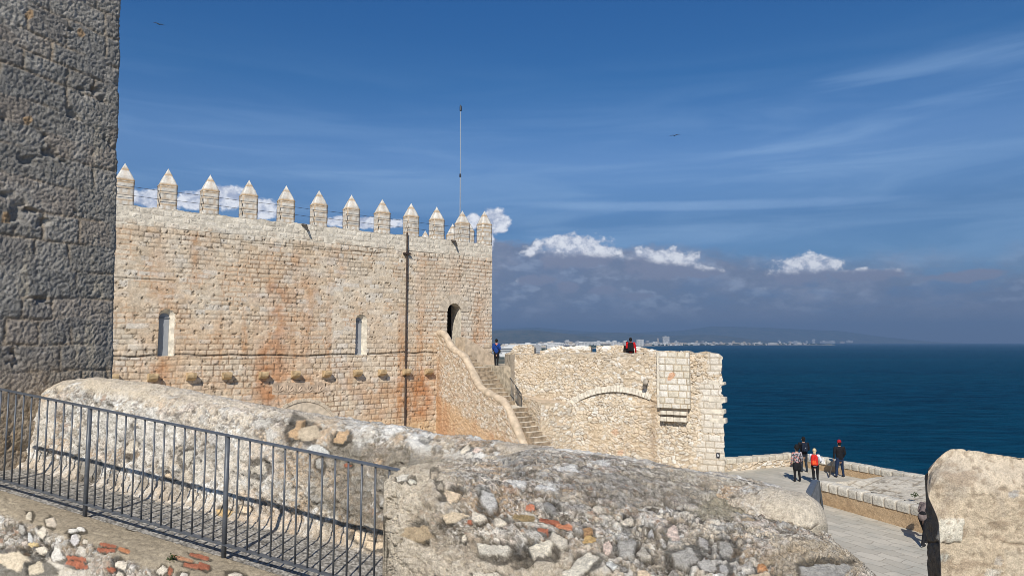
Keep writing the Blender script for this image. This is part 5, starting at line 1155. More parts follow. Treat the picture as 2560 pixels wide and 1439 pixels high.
for i in range(-17, 29):
    s_ = i * step_
    if s_ < S0r + .02 or s_ > S1r - .03 or i % 14 == 0: continue
    z = float(base_z(s_)); bmz = BM(); bmz.tube([fp(s_, 0, z + .118), fp(s_, 0, z + TH - .006)], .0085, 8); bmz.done('baluster', M['metal'], rail, smooth=True)

# ================================================================ RIGHT PILLAR
# outline of the front face in plan + rounded top; front faces the camera, left flank turned into shade
YP = 5.0
pf = at(2347, 1300, YP)[:2]; pbk = at(2322, 1300, 5.30)[:2]; pr_ = pf + np.array((3.0, -.25)) ; pe = at(2318, 1300, 5.5)[:2]
# cross-section rows: path in plan from back-left, round the front-left corner, along the front, with z up; crest height by position
fd_ = (pr_ - pf) / np.linalg.norm(pr_ - pf); fnn = np.array((fd_[1], -fd_[0])); sdd = (pbk - pf); sln = np.linalg.norm(sdd); sdd /= sln
crx = [(2300, 1185), (2316, 1164), (2330, 1147), (2347, 1134), (2362, 1126), (2377, 1121), (2400, 1122), (2480, 1131), (2560, 1141), (2800, 1168)]
tk_ = [hit(x, y, pf, fd_) for x, y in crx]; tx = np.array([a for a, b in tk_]); tz = np.array([b for a, b in tk_])
sdv_ = np.array((.40, .917)); zb_ = -3.2
def pz(T, crest):
    """side profile of the rounded top: depth behind the face and height"""
    tf = np.clip(T / .72, 0, 1); tb = np.clip((T - .72) / .28, 0, 1)
    dep = .20 * ss(tf, .86, 1.0) ** 1.5 + .40 * tb; Z = zb_ + (crest - zb_) * tf - .03 * ss(tf, .9, 1) - .13 * tb ** 1.6
    return dep, Z
def pillar_skin(U, T, crest, flank):
    if flank:
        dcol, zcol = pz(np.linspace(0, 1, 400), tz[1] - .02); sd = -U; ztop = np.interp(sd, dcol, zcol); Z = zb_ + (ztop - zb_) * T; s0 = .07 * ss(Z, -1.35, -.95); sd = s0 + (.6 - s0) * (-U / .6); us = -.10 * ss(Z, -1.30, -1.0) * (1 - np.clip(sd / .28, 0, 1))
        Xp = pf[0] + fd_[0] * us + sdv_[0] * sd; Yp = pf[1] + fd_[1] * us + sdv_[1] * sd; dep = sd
    else:
        dep, Z = pz(T, crest); Z = np.where(T >= .9995, Z - 2, Z); dep = np.maximum(dep, .07 * ss(Z, -1.35, -.95) * (1 - ss(U, 0, .34))); U = U - .10 * ss(Z, -1.30, -1.0) * (1 - ss(U, 0, .30)) * (1 - np.clip(dep / .28, 0, 1)); Xp = pf[0] + fd_[0] * U + sdv_[0] * dep; Yp = pf[1] + fd_[1] * U + sdv_[1] * dep
    return Xp, Yp, Z
plr = thing('plastered_pillar', 'tan plastered wall block with rounded top and dark shaded flank in the right foreground', 'wall block', (pf[0] + .8, pf[1], -3.2))
for part_, Un, flank in (('face', np.arange(0, 2.2, .011), False), ('flank', np.linspace(-.60, 0, 60), True)):
  nz_ = 330; U, T = np.meshgrid(Un, np.linspace(0, 1, nz_)); crest = np.interp(U - .10 * (1 - ss(U, 0, .30)), tx, tz)
  Xp, Yp, Z = pillar_skin(U, T, crest, flank)
  n1 = fbm(U * 1.6, Z * 1.6, 1200, 5); n2 = fbm(U * 6, Z * 6, 1201, 5); n3 = fbm(U * 40, Z * 40, 1202, 3)
  P0 = np.stack([Xp, Yp, Z], -1); px, py = proj(P0)
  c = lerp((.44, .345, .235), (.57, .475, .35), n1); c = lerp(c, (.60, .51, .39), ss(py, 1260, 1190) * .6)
  gr = ss(1 - np.hypot((px - 2385) / 42, (py - 1200) / 70) + (n2 - .5) * .5, 0, .5); c = lerp(c, (.40, .34, .265), gr * .55)
  ring = np.exp(-((np.hypot((px - 2435) / 75, (py - 1290) / 100) - 1.0 + (n2 - .5) * .2) / .12) ** 2) * (py < 1290); c = lerp(c, (.37, .31, .24), ring * .5)
  wp = ss(1 - np.maximum(np.abs(px - 2378) / 34, np.abs(py - 1325) / 34) + (n2 - .5) * .5, 0.02, .12); c = lerp(c, (.66, .61, .50), wp * .9)
  c = lerp(c, (.36, .36, .35), np.maximum(spot(px, py, 2533, 1233, 14, 9) * .7, spot(px, py, 2497, 1402, 12, 12) * .8)); c = lerp(c, (.40, .40, .35), spot(px, py, 2360, 1395, 16, 14) * .8); c = lerp(c, (.62, .58, .50), spot(px, py, 2480, 1430, 26, 12) * .8)
  c = lerp(c, (.48, .38, .26), ss(n2, .5, .62) * .4 * ss(py, 1250, 1330)); c = lerp(c, (.28, .20, .13), ss(fbm(U * 5, Z * 14, 1203, 5), .62, .70) * .5)
  c = lerp(c, (.10, .088, .07), ss(-U, .02, .05) * (.8 * ss(Z, -.85, -1.05)) * .9)  # shade of the left flank also painted into its colour
  crk = np.exp(-((py - (1228 + 8 * np.sin(px * .03)) + (n2 - .5) * 14) / 2.2) ** 2) * ss(px, 2480, 2500); crk2 = np.exp(-((py - 1352 + (n2 - .5) * 20 - (px - 2500) * .15) / 2.2) ** 2) * ss(px, 2500, 2515); crk3 = np.exp(-((py - 1355) / 2.) ** 2) * ss(px, 2375, 2360)
  ck = np.clip(crk * .7 + crk2 + crk3, 0, 1); c = lerp(c, (.17, .12, .08), ck * .7)
  low = ss(px, 2508, 2520) * ss(py, 1366, 1380); c = lerp(c, (.50, .42, .31), low * .8)
  pitm = ss(fbm(U * 32, Z * 24, 1205, 3), .60, .70); c = lerp(c, (.26, .20, .14), pitm * .6); c = c * (.82 + .36 * n3[..., None])
  h = .05 * (n1 - .5) + .045 * (n2 - .5) + .006 * (n3 - .5) - .02 * ck - .008 * pitm + .02 * wp + .02 * (px < 2510) * ss(px, 2500, 2512) * 0
  nrm = gnormal(P0); nrm = nrm if (nrm[100, 20] @ (np.array((-.917, .4, 0)) if flank else np.array((0, -1., 0)))) > 0 else -nrm
  if flank: h = h * ss(U, 0, -.05) + .05 * (fbm(U * 5, Z * 5, 1210, 4) - .5) * ss(-U, .02, .1)
  if not flank: h = h * ss(U, -.01, .05)
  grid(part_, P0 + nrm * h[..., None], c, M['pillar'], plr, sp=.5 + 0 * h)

# ================================================================ PLANTS
m, t, b = mat_base('weed_leaf', .6, .3); tc = t.new('ShaderNodeTexCoord'); t.l.new(t.mix(t.noise(tc.outputs['Object'], 60, 2), (.02, .035, .012), (.075, .105, .035)), b.inputs['Base Color']); M['leaf'] = m
def weed(px_, py_, Yd, size, label, seed):
    base = at(px_, py_, Yd); rng = random.Random(seed); th = thing('weed', label, 'weed', base, 'weeds rooted in the old walls')
    bmz = BM(); bm = bmz.b
    for k in range(60):
        a = rng.uniform(0, 6.28); e = rng.uniform(-.1, 1.4); l = size * rng.uniform(.35, 1); d_ = Vector((math.cos(a) * math.cos(e), math.sin(a) * math.cos(e), math.sin(e))); p = Vector(base) + d_ * l * rng.uniform(.1, .8)
        s_ = d_.cross(Vector((rng.uniform(-1, 1), rng.uniform(-1, 1), rng.uniform(-1, 1)))).normalized() * size * .10; q = d_ * size * .26
        bm.faces.new([bm.verts.new(p), bm.verts.new(p + q * .5 + s_), bm.verts.new(p + q), bm.verts.new(p + q * .5 - s_)])
    me = bpy.data.meshes.new('foliage'); bm.to_mesh(me); bm.free(); link('foliage', me, M['leaf'], th)
    bmz = BM()
    for k in range(6):
        a = rng.uniform(0, 6.28); e = rng.uniform(.4, 1.3); d_ = np.array((math.cos(a) * math.cos(e), math.sin(a) * math.cos(e), math.sin(e))); 
        bmz = BM(); bmz.tube([base - d_ * size * .2, base + d_ * size * .7], size * .018, 5); bmz.done('stem', M['leaf'], th)
for a in ((57, 1292, 6.93, .09, 'small dark green weed growing on the left end of the brick ledge', 1), (430, 1400, 6.0, .075, 'small green weed between bricks low in the ledge wall', 2), (383, 1034, 8.6, .10, 'weed tuft on the parapet just above the railing between first and second post', 3),
          (173, 996, 9.1, .07, 'small weed at the left end of the parapet beside the tower', 4), (508, 1056, 8.05, .06, 'tiny dry weed in the parapet crack right of the larger tuft', 5), (2287, 1240, 26.5, .22, 'weed hanging from a joint in the pale stone bank', 6)): weed(*a)

# ================================================================ PEOPLE
def capsule(bm, p0, p1, r0, r1, seg=12, flat=1.0, fdir=None):
    p0 = Vector(p0); p1 = Vector(p1); ax = p1 - p0; ln = ax.length; ax.normalize()
    up = Vector((0, 1, 0)) if abs(ax.y) < .9 else Vector((1, 0, 0)); a = ax.cross(up).normalized(); b_ = ax.cross(a).normalized()     # b_ lies roughly along +-y (front/back)
    prof = [(-r0 * math.cos(q), r0 * math.sin(q)) for q in (0.0, .35, .75, 1.15, 1.57)] + [(ln + r1 * math.sin(q), r1 * math.cos(q)) for q in (0.0, .42, .82, 1.22, 1.57)]
    rings = []
    for h_, r_ in prof:
        r_ = max(r_, 1e-4); rings.append([bm.verts.new(p0 + ax * h_ + a * (r_ * math.cos(q * 2 * math.pi / seg)) + b_ * (r_ * flat * math.sin(q * 2 * math.pi / seg))) for q in range(seg)])
    for i in range(len(rings) - 1):
        for q in range(seg): bm.faces.new((rings[i][q], rings[i][(q + 1) % seg], rings[i + 1][(q + 1) % seg], rings[i + 1][q]))
    bm.faces.new(rings[0][::-1]); bm.faces.new(rings[-1])
def fused(name, caps, mat, parent, xf, voxel=.012, smooth=3):
    """tapered pieces melted into ONE continuous surface"""
    bm = bmesh.new()
    for cpz in caps: capsule(bm, *cpz[:4], flat=cpz[4] if len(cpz) > 4 else 1.0)
    bmesh.ops.recalc_face_normals(bm, faces=bm.faces)
    me = bpy.data.meshes.new('tmp'); bm.to_mesh(me); bm.free(); o = bpy.data.objects.new('tmp', me); C.objects.link(o)
    r = o.modifiers.new('r', 'REMESH'); r.mode = 'VOXEL'; r.voxel_size = voxel; s_ = o.modifiers.new('s', 'SMOOTH'); s_.factor = .6; s_.iterations = smooth
    dg = bpy.context.evaluated_depsgraph_get(); dg.update(); me2 = bpy.data.meshes.new_from_object(o.evaluated_get(dg)); bpy.data.objects.remove(o); me2.name = name
    me2.transform(xf); me2.materials.clear(); me2.materials.append(mat); o2 = bpy.data.objects.new(name, me2); C.objects.link(o2)
    if parent: o2.parent = parent
    me2.polygons.foreach_set('use_smooth', [True] * len(me2.polygons)); return o2
def cloth(name, col, rough=.85): return plain(name, col, rough, .2, .25, 12, .004)
SK = plain('skin', (.45, .27, .19), .6, .3, .08, 6)
def hand(w, d, s):
    """palm, four fingers of different length and a thumb from the side of the palm; w wrist point, d direction"""
    w = Vector(w); d = Vector(d).normalized(); side = d.cross(Vector((0, 1, 0))).normalized() if abs(d.y) < .9 else Vector((1, 0, 0)); fwd = side.cross(d).normalized(); L_ = []
    L_.append((w, w + d * .075, .024, .030, .6))
    for k, ln in enumerate((.062, .075, .070, .055)):
        r_ = w + d * .085 + fwd * (.027 - .018 * k); mid = r_ + d * ln * .5 + side * (.006 * s); L_.append((r_, mid, .0095, .009)); L_.append((mid, mid + d * ln * .45 + side * (.022 * s), .009, .0075))
    th_ = w + d * .03 + fwd * .03; L_.append((th_, th_ + d * .035 + fwd * .025, .012, .010)); L_.append((th_ + d * .035 + fwd * .025, th_ + d * .062 + fwd * .028, .010, .008)); return L_
def person(loc, yaw, H, label, top, legs_c, shoe, hair, arms, feet, lean=(0, 0), hat=None, skirt=None, topmat2=None, wide=1.0, head_f=0.0, coat=.0, collar=None, sole=None, stripe=None, hairlong=.0, bare_arm=False, stoop=0.0, group='visitors on the castle terraces'):
    """local frame: +y is where the person faces; units scaled to a height of 1.75"""
    k = H / 1.75; th = thing('person', label, 'person', loc, group); xf = Matrix.Rotation(yaw, 4, 'Z') @ Matrix.Scale(k, 4)
    lx, ly = lean; hip = Vector((0, 0, .93)); chest = Vector((lx * .7, ly * .7, 1.30 - stoop * .35)); neck = Vector((lx, ly, 1.47 - stoop * .7)); head = Vector((lx * 1.1, ly * 1.15 + head_f, 1.63 - stoop * 1.1))
    sh = [Vector((lx * .9 + s * .185 * wide, ly * .9, 1.41 - stoop * .55)) for s in (-1, 1)]; hj = [Vector((s * .09, 0, .90)) for s in (-1, 1)]
    kn = []; an = []
    for i, s in enumerate((-1, 1)):
        f = Vector(feet[i]); a_ = f + Vector((0, 0, .08)); m_ = (hj[i] + a_) * .5 + Vector((0, .03 + .10 * max(0, .2 - abs(f.y)) * 0 + feet[i][3] if len(feet[i]) > 3 else .03, 0)) if False else (hj[i] + a_) * .5 + Vector((0, .035, .02)); kn.append(m_); an.append(a_)
    el_ = [Vector(a[0]) for a in arms]; wr = [Vector(a[1]) for a in arms]
    body = [(hip, chest, .125 * wide, .135 * wide, .72), (chest, neck - Vector((0, 0, .05)), .13 * wide, .09, .7), (neck - Vector((0, 0, .06)), neck + Vector((0, 0, .05)), .055, .052), (head - Vector((0, -.01, .05)), head + Vector((0, -.01, .035)), .068, .084, 1.12), (head + Vector((0, .02, -.075)), head + Vector((0, .045, -.085)), .045, .035),
            (head + Vector((0, .098, .0)), head + Vector((0, .112, -.028)), .012, .014), (head + Vector((-.082, 0, .01)), head + Vector((-.084, -.012, -.025)), .016, .012, 1), (head + Vector((.082, 0, .01)), head + Vector((.084, -.012, -.025)), .016, .012, 1)]
    for i in range(2):
        body += [(sh[i] * .75 + chest * .25, sh[i], .07, .058), (sh[i], el_[i], .052, .042), (el_[i], wr[i], .040, .027)]; dv = (wr[i] - el_[i]).normalized(); body += hand(wr[i], dv, -1 if i else 1)
        body += [(hip * .4 + hj[i] * .6, kn[i], .090, .058), (kn[i], an[i], .054, .038), (an[i] + Vector((0, -.03, -.045)), an[i] + Vector((0, .13, -.055)), .036, .028, .9)]
    fused('body', body, SK, th, xf, .010, 2)
    e_z = head + Vector((0, .088, .012)); fused('eyes', [(e_z + Vector((-.03, 0, 0)), e_z + Vector((-.029, .002, 0)), .010, .010), (e_z + Vector((.03, 0, 0)), e_z + Vector((.031, .002, 0)), .010, .010)], M['dark'], th, xf, .004, 0)
    mz = head + Vector((0, .088, -.062)); fused('mouth', [(mz + Vector((-.02, 0, 0)), mz + Vector((.02, 0, 0)), .006, .006)], plain('lips', (.35, .12, .10), .6), th, xf, .003, 0)
    w = .022
    tp = [(hip + Vector((0, 0, .02 - coat)), chest, .135 * wide + w, .15 * wide + w * .5, .78), (chest, neck - Vector((0, 0, .055)), .145 * wide + w * .5, .085, .74)]
    for i in range(2):
        tp += [(sh[i] * .7 + chest * .3, sh[i], .085, .072), (sh[i], el_[i], .070, .058)]
        if not bare_arm: tp += [(el_[i], wr[i] - (wr[i] - el_[i]).normalized() * .015, .056, .040)]
    fused('top', tp, top, th, xf, .013, 3)
    tr = [(hip + Vector((0, 0, .06)), hip - Vector((0, 0, .05)), .130 * wide, .125 * wide, .80)]
    for i in range(2): tr += [(hj[i] + Vector((0, 0, .01)), kn[i], .098, .072), (kn[i], an[i] + Vector((0, -.01, -.01)), .068, .052)]
    fused('trousers', tr, legs_c, th, xf, .012, 3)
    if skirt: fused('skirt', [(hip + Vector((0, 0, .10)), hip - Vector((0, 0, .12)), .15, .20, .75), (hip - Vector((.05, 0, .1)), hip - Vector((.07, 0, .26)), .17, .155, .85), (hip - Vector((-.05, 0, .1)), hip - Vector((-.07, 0, .26)), .17, .155, .85)], skirt, th, xf, .012, 2)
    for i in range(2):
        fused('shoe', [(an[i] + Vector((0, -.045, -.04)), an[i] + Vector((0, .03, -.035)), .045, .045), (an[i] + Vector((0, .02, -.045)), an[i] + Vector((0, .15, -.052)), .044, .032, .8)], shoe, th, xf, .009, 1)
        if sole: fused('shoe_sole', [(an[i] + Vector((0, -.07, -.070)), an[i] + Vector((0, .15, -.070)), .020, .018)], sole, th, xf, .007, 1)
        if stripe: fused('side_stripe', [(hj[i] + Vector((-.085, -.05, -.1)), (kn[i] + Vector((-.062, -.04, 0))), .012, .012), (kn[i] + Vector((-.062, -.04, 0)), an[i] + Vector((-.05, -.03, 0)), .012, .012)], stripe, th, xf, .008, 1) if i == 1 else None
    hr_ = [(head + Vector((0, -.012, .045)), head + Vector((0, -.02, .03)), .093, .095, 1.08), (head + Vector((0, -.03, .02)), head + Vector((0, -.045, -.05 - hairlong)), .085, .07, .9)]
    fused('hair', hr_, hair, th, xf, .010, 2)
    if hat == 'cap': hm = cap_m; fused('cap', [(head + Vector((0, -.01, .065)), head + Vector((0, -.01, .085)), .100, .092, 1.08), (head + Vector((0, .08, .055)), head + Vector((0, .16, .045)), .05, .03, .5), (head + Vector((-.05, -.09, .05)), head + Vector((-.10, -.10, .045)), .03, .02)], hm, th, xf, .009, 2)
    if hat == 'hat': fused('hat', [(head + Vector((0, -.01, .09)), head + Vector((0, -.01, .15)), .095, .085, 1.0), (head + Vector((-.07, 0, .075)), head + Vector((.07, 0, .075)), .055, .055, 2.2)], cap_m2, th, xf, .009, 1)
    if collar: fused('scarf', [(neck + Vector((-.05, -.05, -.03)), neck + Vector((.05, -.05, -.03)), .045, .045), (neck + Vector((0, -.085, -.04)), neck + Vector((0, -.10, -.13)), .045, .02)], collar, th, xf, .010, 1)
    return th, xf, dict(neck=neck, chest=chest, hip=hip, sh=sh, wr=wr)
cap_m = cloth('red_cap', (.30, .012, .02)); cap_m2 = cloth('black_hat', (.010, .010, .011))
BLK = cloth('black_cloth', (.011, .011, .013)); NAVY = cloth('navy_jeans', (.013, .026, .062)); DJ = cloth('dark_jeans', (.022, .030, .042)); BLUE = cloth('blue_jacket', (.012, .045, .20)); RED = cloth('red_jacket', (.45, .010, .014)); GBR = cloth('grey_brown_sweatshirt', (.17, .135, .125))
HB = cloth('black_hair', (.010, .009, .008)); HBL = cloth('blond_hair', (.50, .40, .24)); SHD = cloth('dark_shoe', (.02, .02, .022)); WSH = cloth('white_sole', (.65, .63, .60)); PINK = cloth('coral_scarf', (.62, .20, .16)); WHT_M = cloth('white_sleeve', (.72, .74, .80)); SLV = cloth('white_top', (.62, .63, .68))
m, t, b = mat_base('patterned_top', .85, .2); tc = t.new('ShaderNodeTexCoord'); f_ = t.noise(tc.outputs['Object'], 16, 3, .6); f2_ = t.noise(tc.outputs['Object'], 11, 2)
cx_ = t.mix(t.smooth(f_, .46, .54), (.03, .03, .035), (.38, .36, .38)); cx_ = t.mix(t.smooth(f2_, .55, .62), cx_, (.55, .20, .17)); t.l.new(cx_, b.inputs['Base Color']); PATT = m
def bag(name, label, cat, th_xf, caps, mat, extra=(), loc=None, group=None):
    o = fused(name, caps, mat, None, th_xf, .010, 2)
    return o
def bag_thing(label, cat, loc, xf, parts, name='backpack', group=None):
    t_ = thing(name, label, cat, loc, group)
    for nm, caps, mt, vx in parts: fused(nm, caps, mt, t_, xf, vx, 2)
    return t_
def stand(): return [((-.24, .0, 1.13), (-.25, .08, .90)), ((.24, .0, 1.13), (.25, .08, .90))]
def pack_parts(nk, big, m1, m2, z0=1.08, z1=1.40, y=-.19, w=.13):
    return [('pack', [(Vector((-w * .45, y, z0)), Vector((-w * .4, y + .02, z1)), w * .72, w * .62, .75), (Vector((w * .45, y, z0)), Vector((w * .4, y + .02, z1)), w * .72, w * .62, .75)], m1, .012), ('front_pocket', [(Vector((-.05, y - .085, z0 + .0)), Vector((-.045, y - .075, z0 + .13)), .055, .05, .7), (Vector((.05, y - .085, z0)), Vector((.045, y - .075, z0 + .13)), .055, .05, .7)], m2, .010),
            ('strap', [(Vector((-.10, y + .06, z1 - .02)), Vector((-.12, .02, z1 + .10)), .018, .018, .5), (Vector((-.12, .02, z1 + .10)), Vector((-.12, .15, z1 - .08)), .018, .018, .5), (Vector((-.12, .15, z1 - .08)), Vector((-.13, .05, z0 + .06)), .016, .016, .5)], m2, .010), ('strap', [(Vector((.10, y + .06, z1 - .02)), Vector((.12, .02, z1 + .10)), .018, .018, .5), (Vector((.12, .02, z1 + .10)), Vector((.12, .15, z1 - .08)), .018, .018, .5), (Vector((.12, .15, z1 - .08)), Vector((.13, .05, z0 + .06)), .016, .016, .5)], m2, .010)]
def fz(px_, py_, z): return atz(px_, py_, z)
F2 = [(-.13, .0, 0), (.13, .02, 0)]
# 1: blue jacket at the top of the stairs
L1 = at(1241, 915, 43.2); L1[2] = -1.52
th_, xf_, _ = person(L1, .05, 1.72, 'person in royal blue jacket and coral collar on the stairs by the castle corner', BLUE, BLK, SHD, HB, [((-.23, -.02, 1.12), (-.19, .16, 1.02)), ((.23, -.02, 1.12), (.19, .16, 1.02))], [(-.07, 0, 0), (.07, .02, 0)], collar=PINK)
bag_thing('small black shoulder bag on the hip of the blue-jacketed person', 'shoulder bag', L1, xf_, [('bag', [(Vector((.20, -.10, .93)), Vector((.20, -.10, 1.03)), .07, .065, .7)], BLK, .010), ('strap', [(Vector((.18, -.15, 1.05)), Vector((-.08, -.15, 1.40)), .013, .013, .5), (Vector((-.08, -.15, 1.40)), Vector((-.10, .0, 1.47)), .013, .013, .5)], BLK, .008)], 'shoulder_bag')
# 2: red jacket on the bastion terrace
L2 = at(1578, 915, 39.6); L2[2] = TZ
th_, xf_, _ = person(L2, -.25, 1.76, 'person in a red jacket leaning forward on the bastion terrace above the blind arch', RED, BLK, SHD, HB, [((-.25, .10, 1.12), (-.14, .30, 1.12)), ((.25, .06, 1.08), (.27, .10, .84))], F2, lean=(-.02, .08), stoop=.05, wide=1.1)
bag_thing('big black backpack worn over the red jacket', 'backpack', L2, xf_, pack_parts(0, 1, BLK, BLK, 1.00, 1.34, -.20, .16), group=None)
L2b = at(1569, 915, 39.9); L2b[2] = TZ
person(L2b, -.5, 1.50, 'person in black half hidden in front of the red jacket on the bastion terrace', BLK, BLK, SHD, HB, stand(), F2)
# 3: tall man in black with a dark backpack
L3 = fz(2011, 1179, FLOOR)
th_, xf_, _ = person(L3, -.1, 1.80, 'tall man in a black jacket and dark jeans facing the sea at the wall corner', BLK, DJ, SHD, HB, [((-.26, .05, 1.12), (-.17, .24, 1.08)), ((.26, .05, 1.12), (.17, .24, 1.08))], F2, wide=1.12)
DBP = cloth('navy_pack', (.010, .016, .030)); bag_thing('dark navy backpack with a small white patch on the tall man in black', 'backpack', L3, xf_, pack_parts(0, 1, DBP, DBP, 1.10, 1.40, -.2, .14) + [('patch', [(Vector((-.02, -.30, 1.24)), Vector((.02, -.30, 1.24)), .013, .013)], WSH, .005)])
# 4: woman in a patterned top
L4 = fz(1994, 1203, FLOOR)
person(L4, .05, 1.68, 'woman in a grey and pink patterned top, black skirt and black hat on the square', PATT, BLK, SHD, HB, [((-.25, -.03, 1.13), (-.27, .08, .90)), ((.25, -.03, 1.13), (.26, .1, .92))], F2, hat='hat', skirt=BLK, sole=WSH, bare_arm=False, wide=1.05)
# 5: blonde woman with a red backpack
L5 = fz(2039, 1209, FLOOR)
th_, xf_, _ = person(L5, -.5, 1.66, 'blonde woman in white top and black striped trousers holding a paper on the square', SLV, BLK, SHD, HBL, [((-.22, .08, 1.18), (-.08, .28, 1.16)), ((.26, .05, 1.17), (.28, .26, 1.13))], [(-.08, 0, 0), (.09, .05, 0)], stripe=WSH, hairlong=.03)
RP = cloth('red_pack', (.50, .022, .016)); OP = cloth('orange_pack', (.75, .09, .025)); bag_thing('red and orange backpack on the blonde woman', 'backpack', L5, xf_, pack_parts(0, 1, RP, OP, 1.03, 1.38, -.19, .155))
pt = thing('paper_sheet', 'white sheet of paper held by the blonde woman', 'paper', L5); k = Matrix.Translation(Vector(L5)) @ xf_
bmz = BM(); P8 = [k @ Vector(p) for p in ((.22, .27, 1.02), (.46, .24, .98), (.46, .25, .985), (.22, .28, 1.025), (.20, .30, 1.24), (.40, .27, 1.27), (.40, .28, 1.275), (.20, .31, 1.245))]; bmz.hexa(P8); bmz.done('sheet', WSH, pt)
# 6: man with a red cap
L6 = fz(2101, 1192, FLOOR)
th_, xf_, _ = person(L6, .05, 1.80, 'man in red cap, black sweatshirt and blue jeans by the sea wall', BLK, NAVY, SHD, HB, [((-.28, -.04, 1.13), (-.32, -.06, .92)), ((.27, .0, 1.13), (.24, .13, .92))], [(-.20, .0, 0), (.20, .08, 0)], hat='cap', sole=WSH, wide=1.15)
sk_ = thing('walking_stick', 'dark wooden stick held low in the left hand of the man in the red cap', 'stick', L6); bmz = BM(); k = Matrix.Translation(Vector(L6)) @ xf_
bmz.tube([k @ Vector((-.33, -.06, .86)), k @ Vector((-.62, -.12, .06))], [.026, .04], 8); bmz.done('shaft', M['wood'], sk_); bmz = BM(); bmz.tube([k @ Vector((-.33, -.06, .84)), k @ Vector((-.31, -.055, .93))], .03, 8); bmz.done('handle', M['black_metal'], sk_)
# 7: walker half hidden by the right pillar
L7 = fz(2312, 1362, FLOOR)
person(L7, -1.0, 1.72, 'person in a grey-brown sweatshirt and black trousers walking behind the plastered block', GBR, BLK, SHD, HB, [((-.26, .26, 1.06), (-.22, .45, .92)), ((.25, .24, 1.04), (.20, .46, .94))], [(-.09, .32, .0), (.09, -.30, .03)], lean=(.0, .36), head_f=.08, stoop=.20, sole=WSH, wide=1.1)

# ================================================================ GULLS
GW = plain('gull_feather', (.20, .22, .26), .7, .2, .2, 9)
GD = plain('gull_dark_wing', (.04, .045, .055), .7, .2, .2, 9)
def gull(px_, py_, Yd, span, roll, yaw, label):
    c = at(px_, py_, Yd); th = thing('gull', label, 'gull', c, 'gulls in the sky'); xf = Matrix.Rotation(yaw, 4, 'Z') @ Matrix.Rotation(roll, 4, 'Y') @ Matrix.Scale(span / 1.3, 4)
    fused('body', [((0, -.17, 0), (0, .12, 0), .035, .055), ((0, .12, 0), (0, .21, .015), .045, .032), ((0, .22, .01), (0, .27, 0), .012, .004)], GW, th, xf, .008, 1)
    for s in (-1, 1):
        fused('wing', [((0, .03, .02), (s * .30, .07, .11), .05, .04, 1.0), ((s * .30, .07, .11), (s * .66, -.03, .03), .036, .010, 1.0), ((s * .1, -.02, .03), (s * .32, .02, .10), .05, .04)], GD, th, xf, .010, 1)
    fused('tail', [((0, -.15, 0), (-.04, -.26, 0), .02, .012), ((0, -.15, 0), (.04, -.26, 0), .02, .012)], GW, th, xf, .008, 1)
gull(397, 61, 62, 1.05, .18, .25, 'gull gliding high at the upper left beside the tower')
gull(1687, 339, 66, 1.0, -.06, -.3, 'gull gliding alone over the sea cloud bank to the right')

# ================================================================ FAR COAST: land, hills, town
lm, t, b = mat_base('coastal_land', .95, .1); tc = t.new('ShaderNodeTexCoord'); f_ = t.noise(tc.outputs['Object'], .004, 6, .7); f2_ = t.noise(tc.outputs['Object'], .02, 4, .6)
cx_ = t.mix(t.smooth(f_, .4, .6), (.06, .075, .055), (.12, .12, .085)); cx_ = t.mix(t.smooth(f2_, .55, .65, 0, .7), cx_, (.22, .18, .12)); t.l.new(cx_, b.inputs['Base Color'])
def far(px_, Yd): return ((px_ - CX) / F * Yd, Yd)
GZ = SEA_Z + .8
coast = [(-2200, 700), (-700, 500), far(1180, 700), far(1290, 1000), far(1350, 1700), far(1440, 2600), far(1490, 3300), far(1560, 4200), far(1640, 5400), far(1760, 6100), far(1900, 6700), far(2030, 7400), far(2084, 7600), far(2086, 7750), far(2030, 7800), far(1960, 8600), far(1900, 9800), far(1930, 12000), far(2050, 14500), far(2180, 17500), far(2330, 20500), far(2330, 21500), far(2000, 21000), far(1500, 22000), (-3000, 22500), (-13000, 20000), (-13000, 2500)]
bmz = BM(); bmz.prism(coast, SEA_Z - 3, GZ); put(bmz.done('coastal_plain', lm), kind='structure')
# pale beach line
sand = plain('beach_sand', (.42, .37, .29), .95, .1)
bs = [far(1350, 1700), far(1440, 2600), far(1490, 3300), far(1560, 4200), far(1640, 5400), far(1760, 6100), far(1900, 6700), far(2030, 7400), far(2084, 7600)]
bm = bmesh.new(); a = [bm.verts.new((p[0] + 6, p[1] - 6, GZ + .3)) for p in bs]; c_ = [bm.verts.new((p[0] - 60, p[1] + 90, GZ + .8)) for p in bs]
for i in range(len(bs) - 1): bm.faces.new((a[i], a[i + 1], c_[i + 1], c_[i]))
me = bpy.data.meshes.new('beach'); bm.to_mesh(me); bm.free(); put(link('beach', me, sand), kind='structure')
# hills: three ranges, each a displaced ridge of its own depth
def hills(name, x0, x1, Yd, prof_px, seed, depth):
    n = 220; xs = np.linspace(x0, x1, n); px_ = xs; hh = np.interp(px_, [p[0] for p in prof_px], [p[1] for p in prof_px])
    hz = np.array([at(x, y, Yd)[2] for x, y in zip(px_, hh)]); rows_ = 26; P = np.zeros((rows_, n, 3))
    for i, f in enumerate(np.linspace(0, 1, rows_)):
        yy = Yd - depth * (1 - f) * 1.0; k = ss(f, 0, 1); nz = fbm(xs * .02 + seed, f * 3 + xs * 0, seed, 5); P[i, :, 0] = (xs - CX) / F * (Yd if True else yy) + 0; P[i, :, 1] = yy; P[i, :, 2] = (GZ - 1) + (hz - GZ) * k * (.72 + .56 * nz * (1 - f) + .28 * f) 
    back = P[-1:].copy(); back[..., 1] += depth * .8; back[..., 2] = GZ - 2
    o = grid(name, np.concatenate([P, back], 0), np.zeros((rows_ + 1, n, 3)) + .05, lm); put(o, kind='structure')
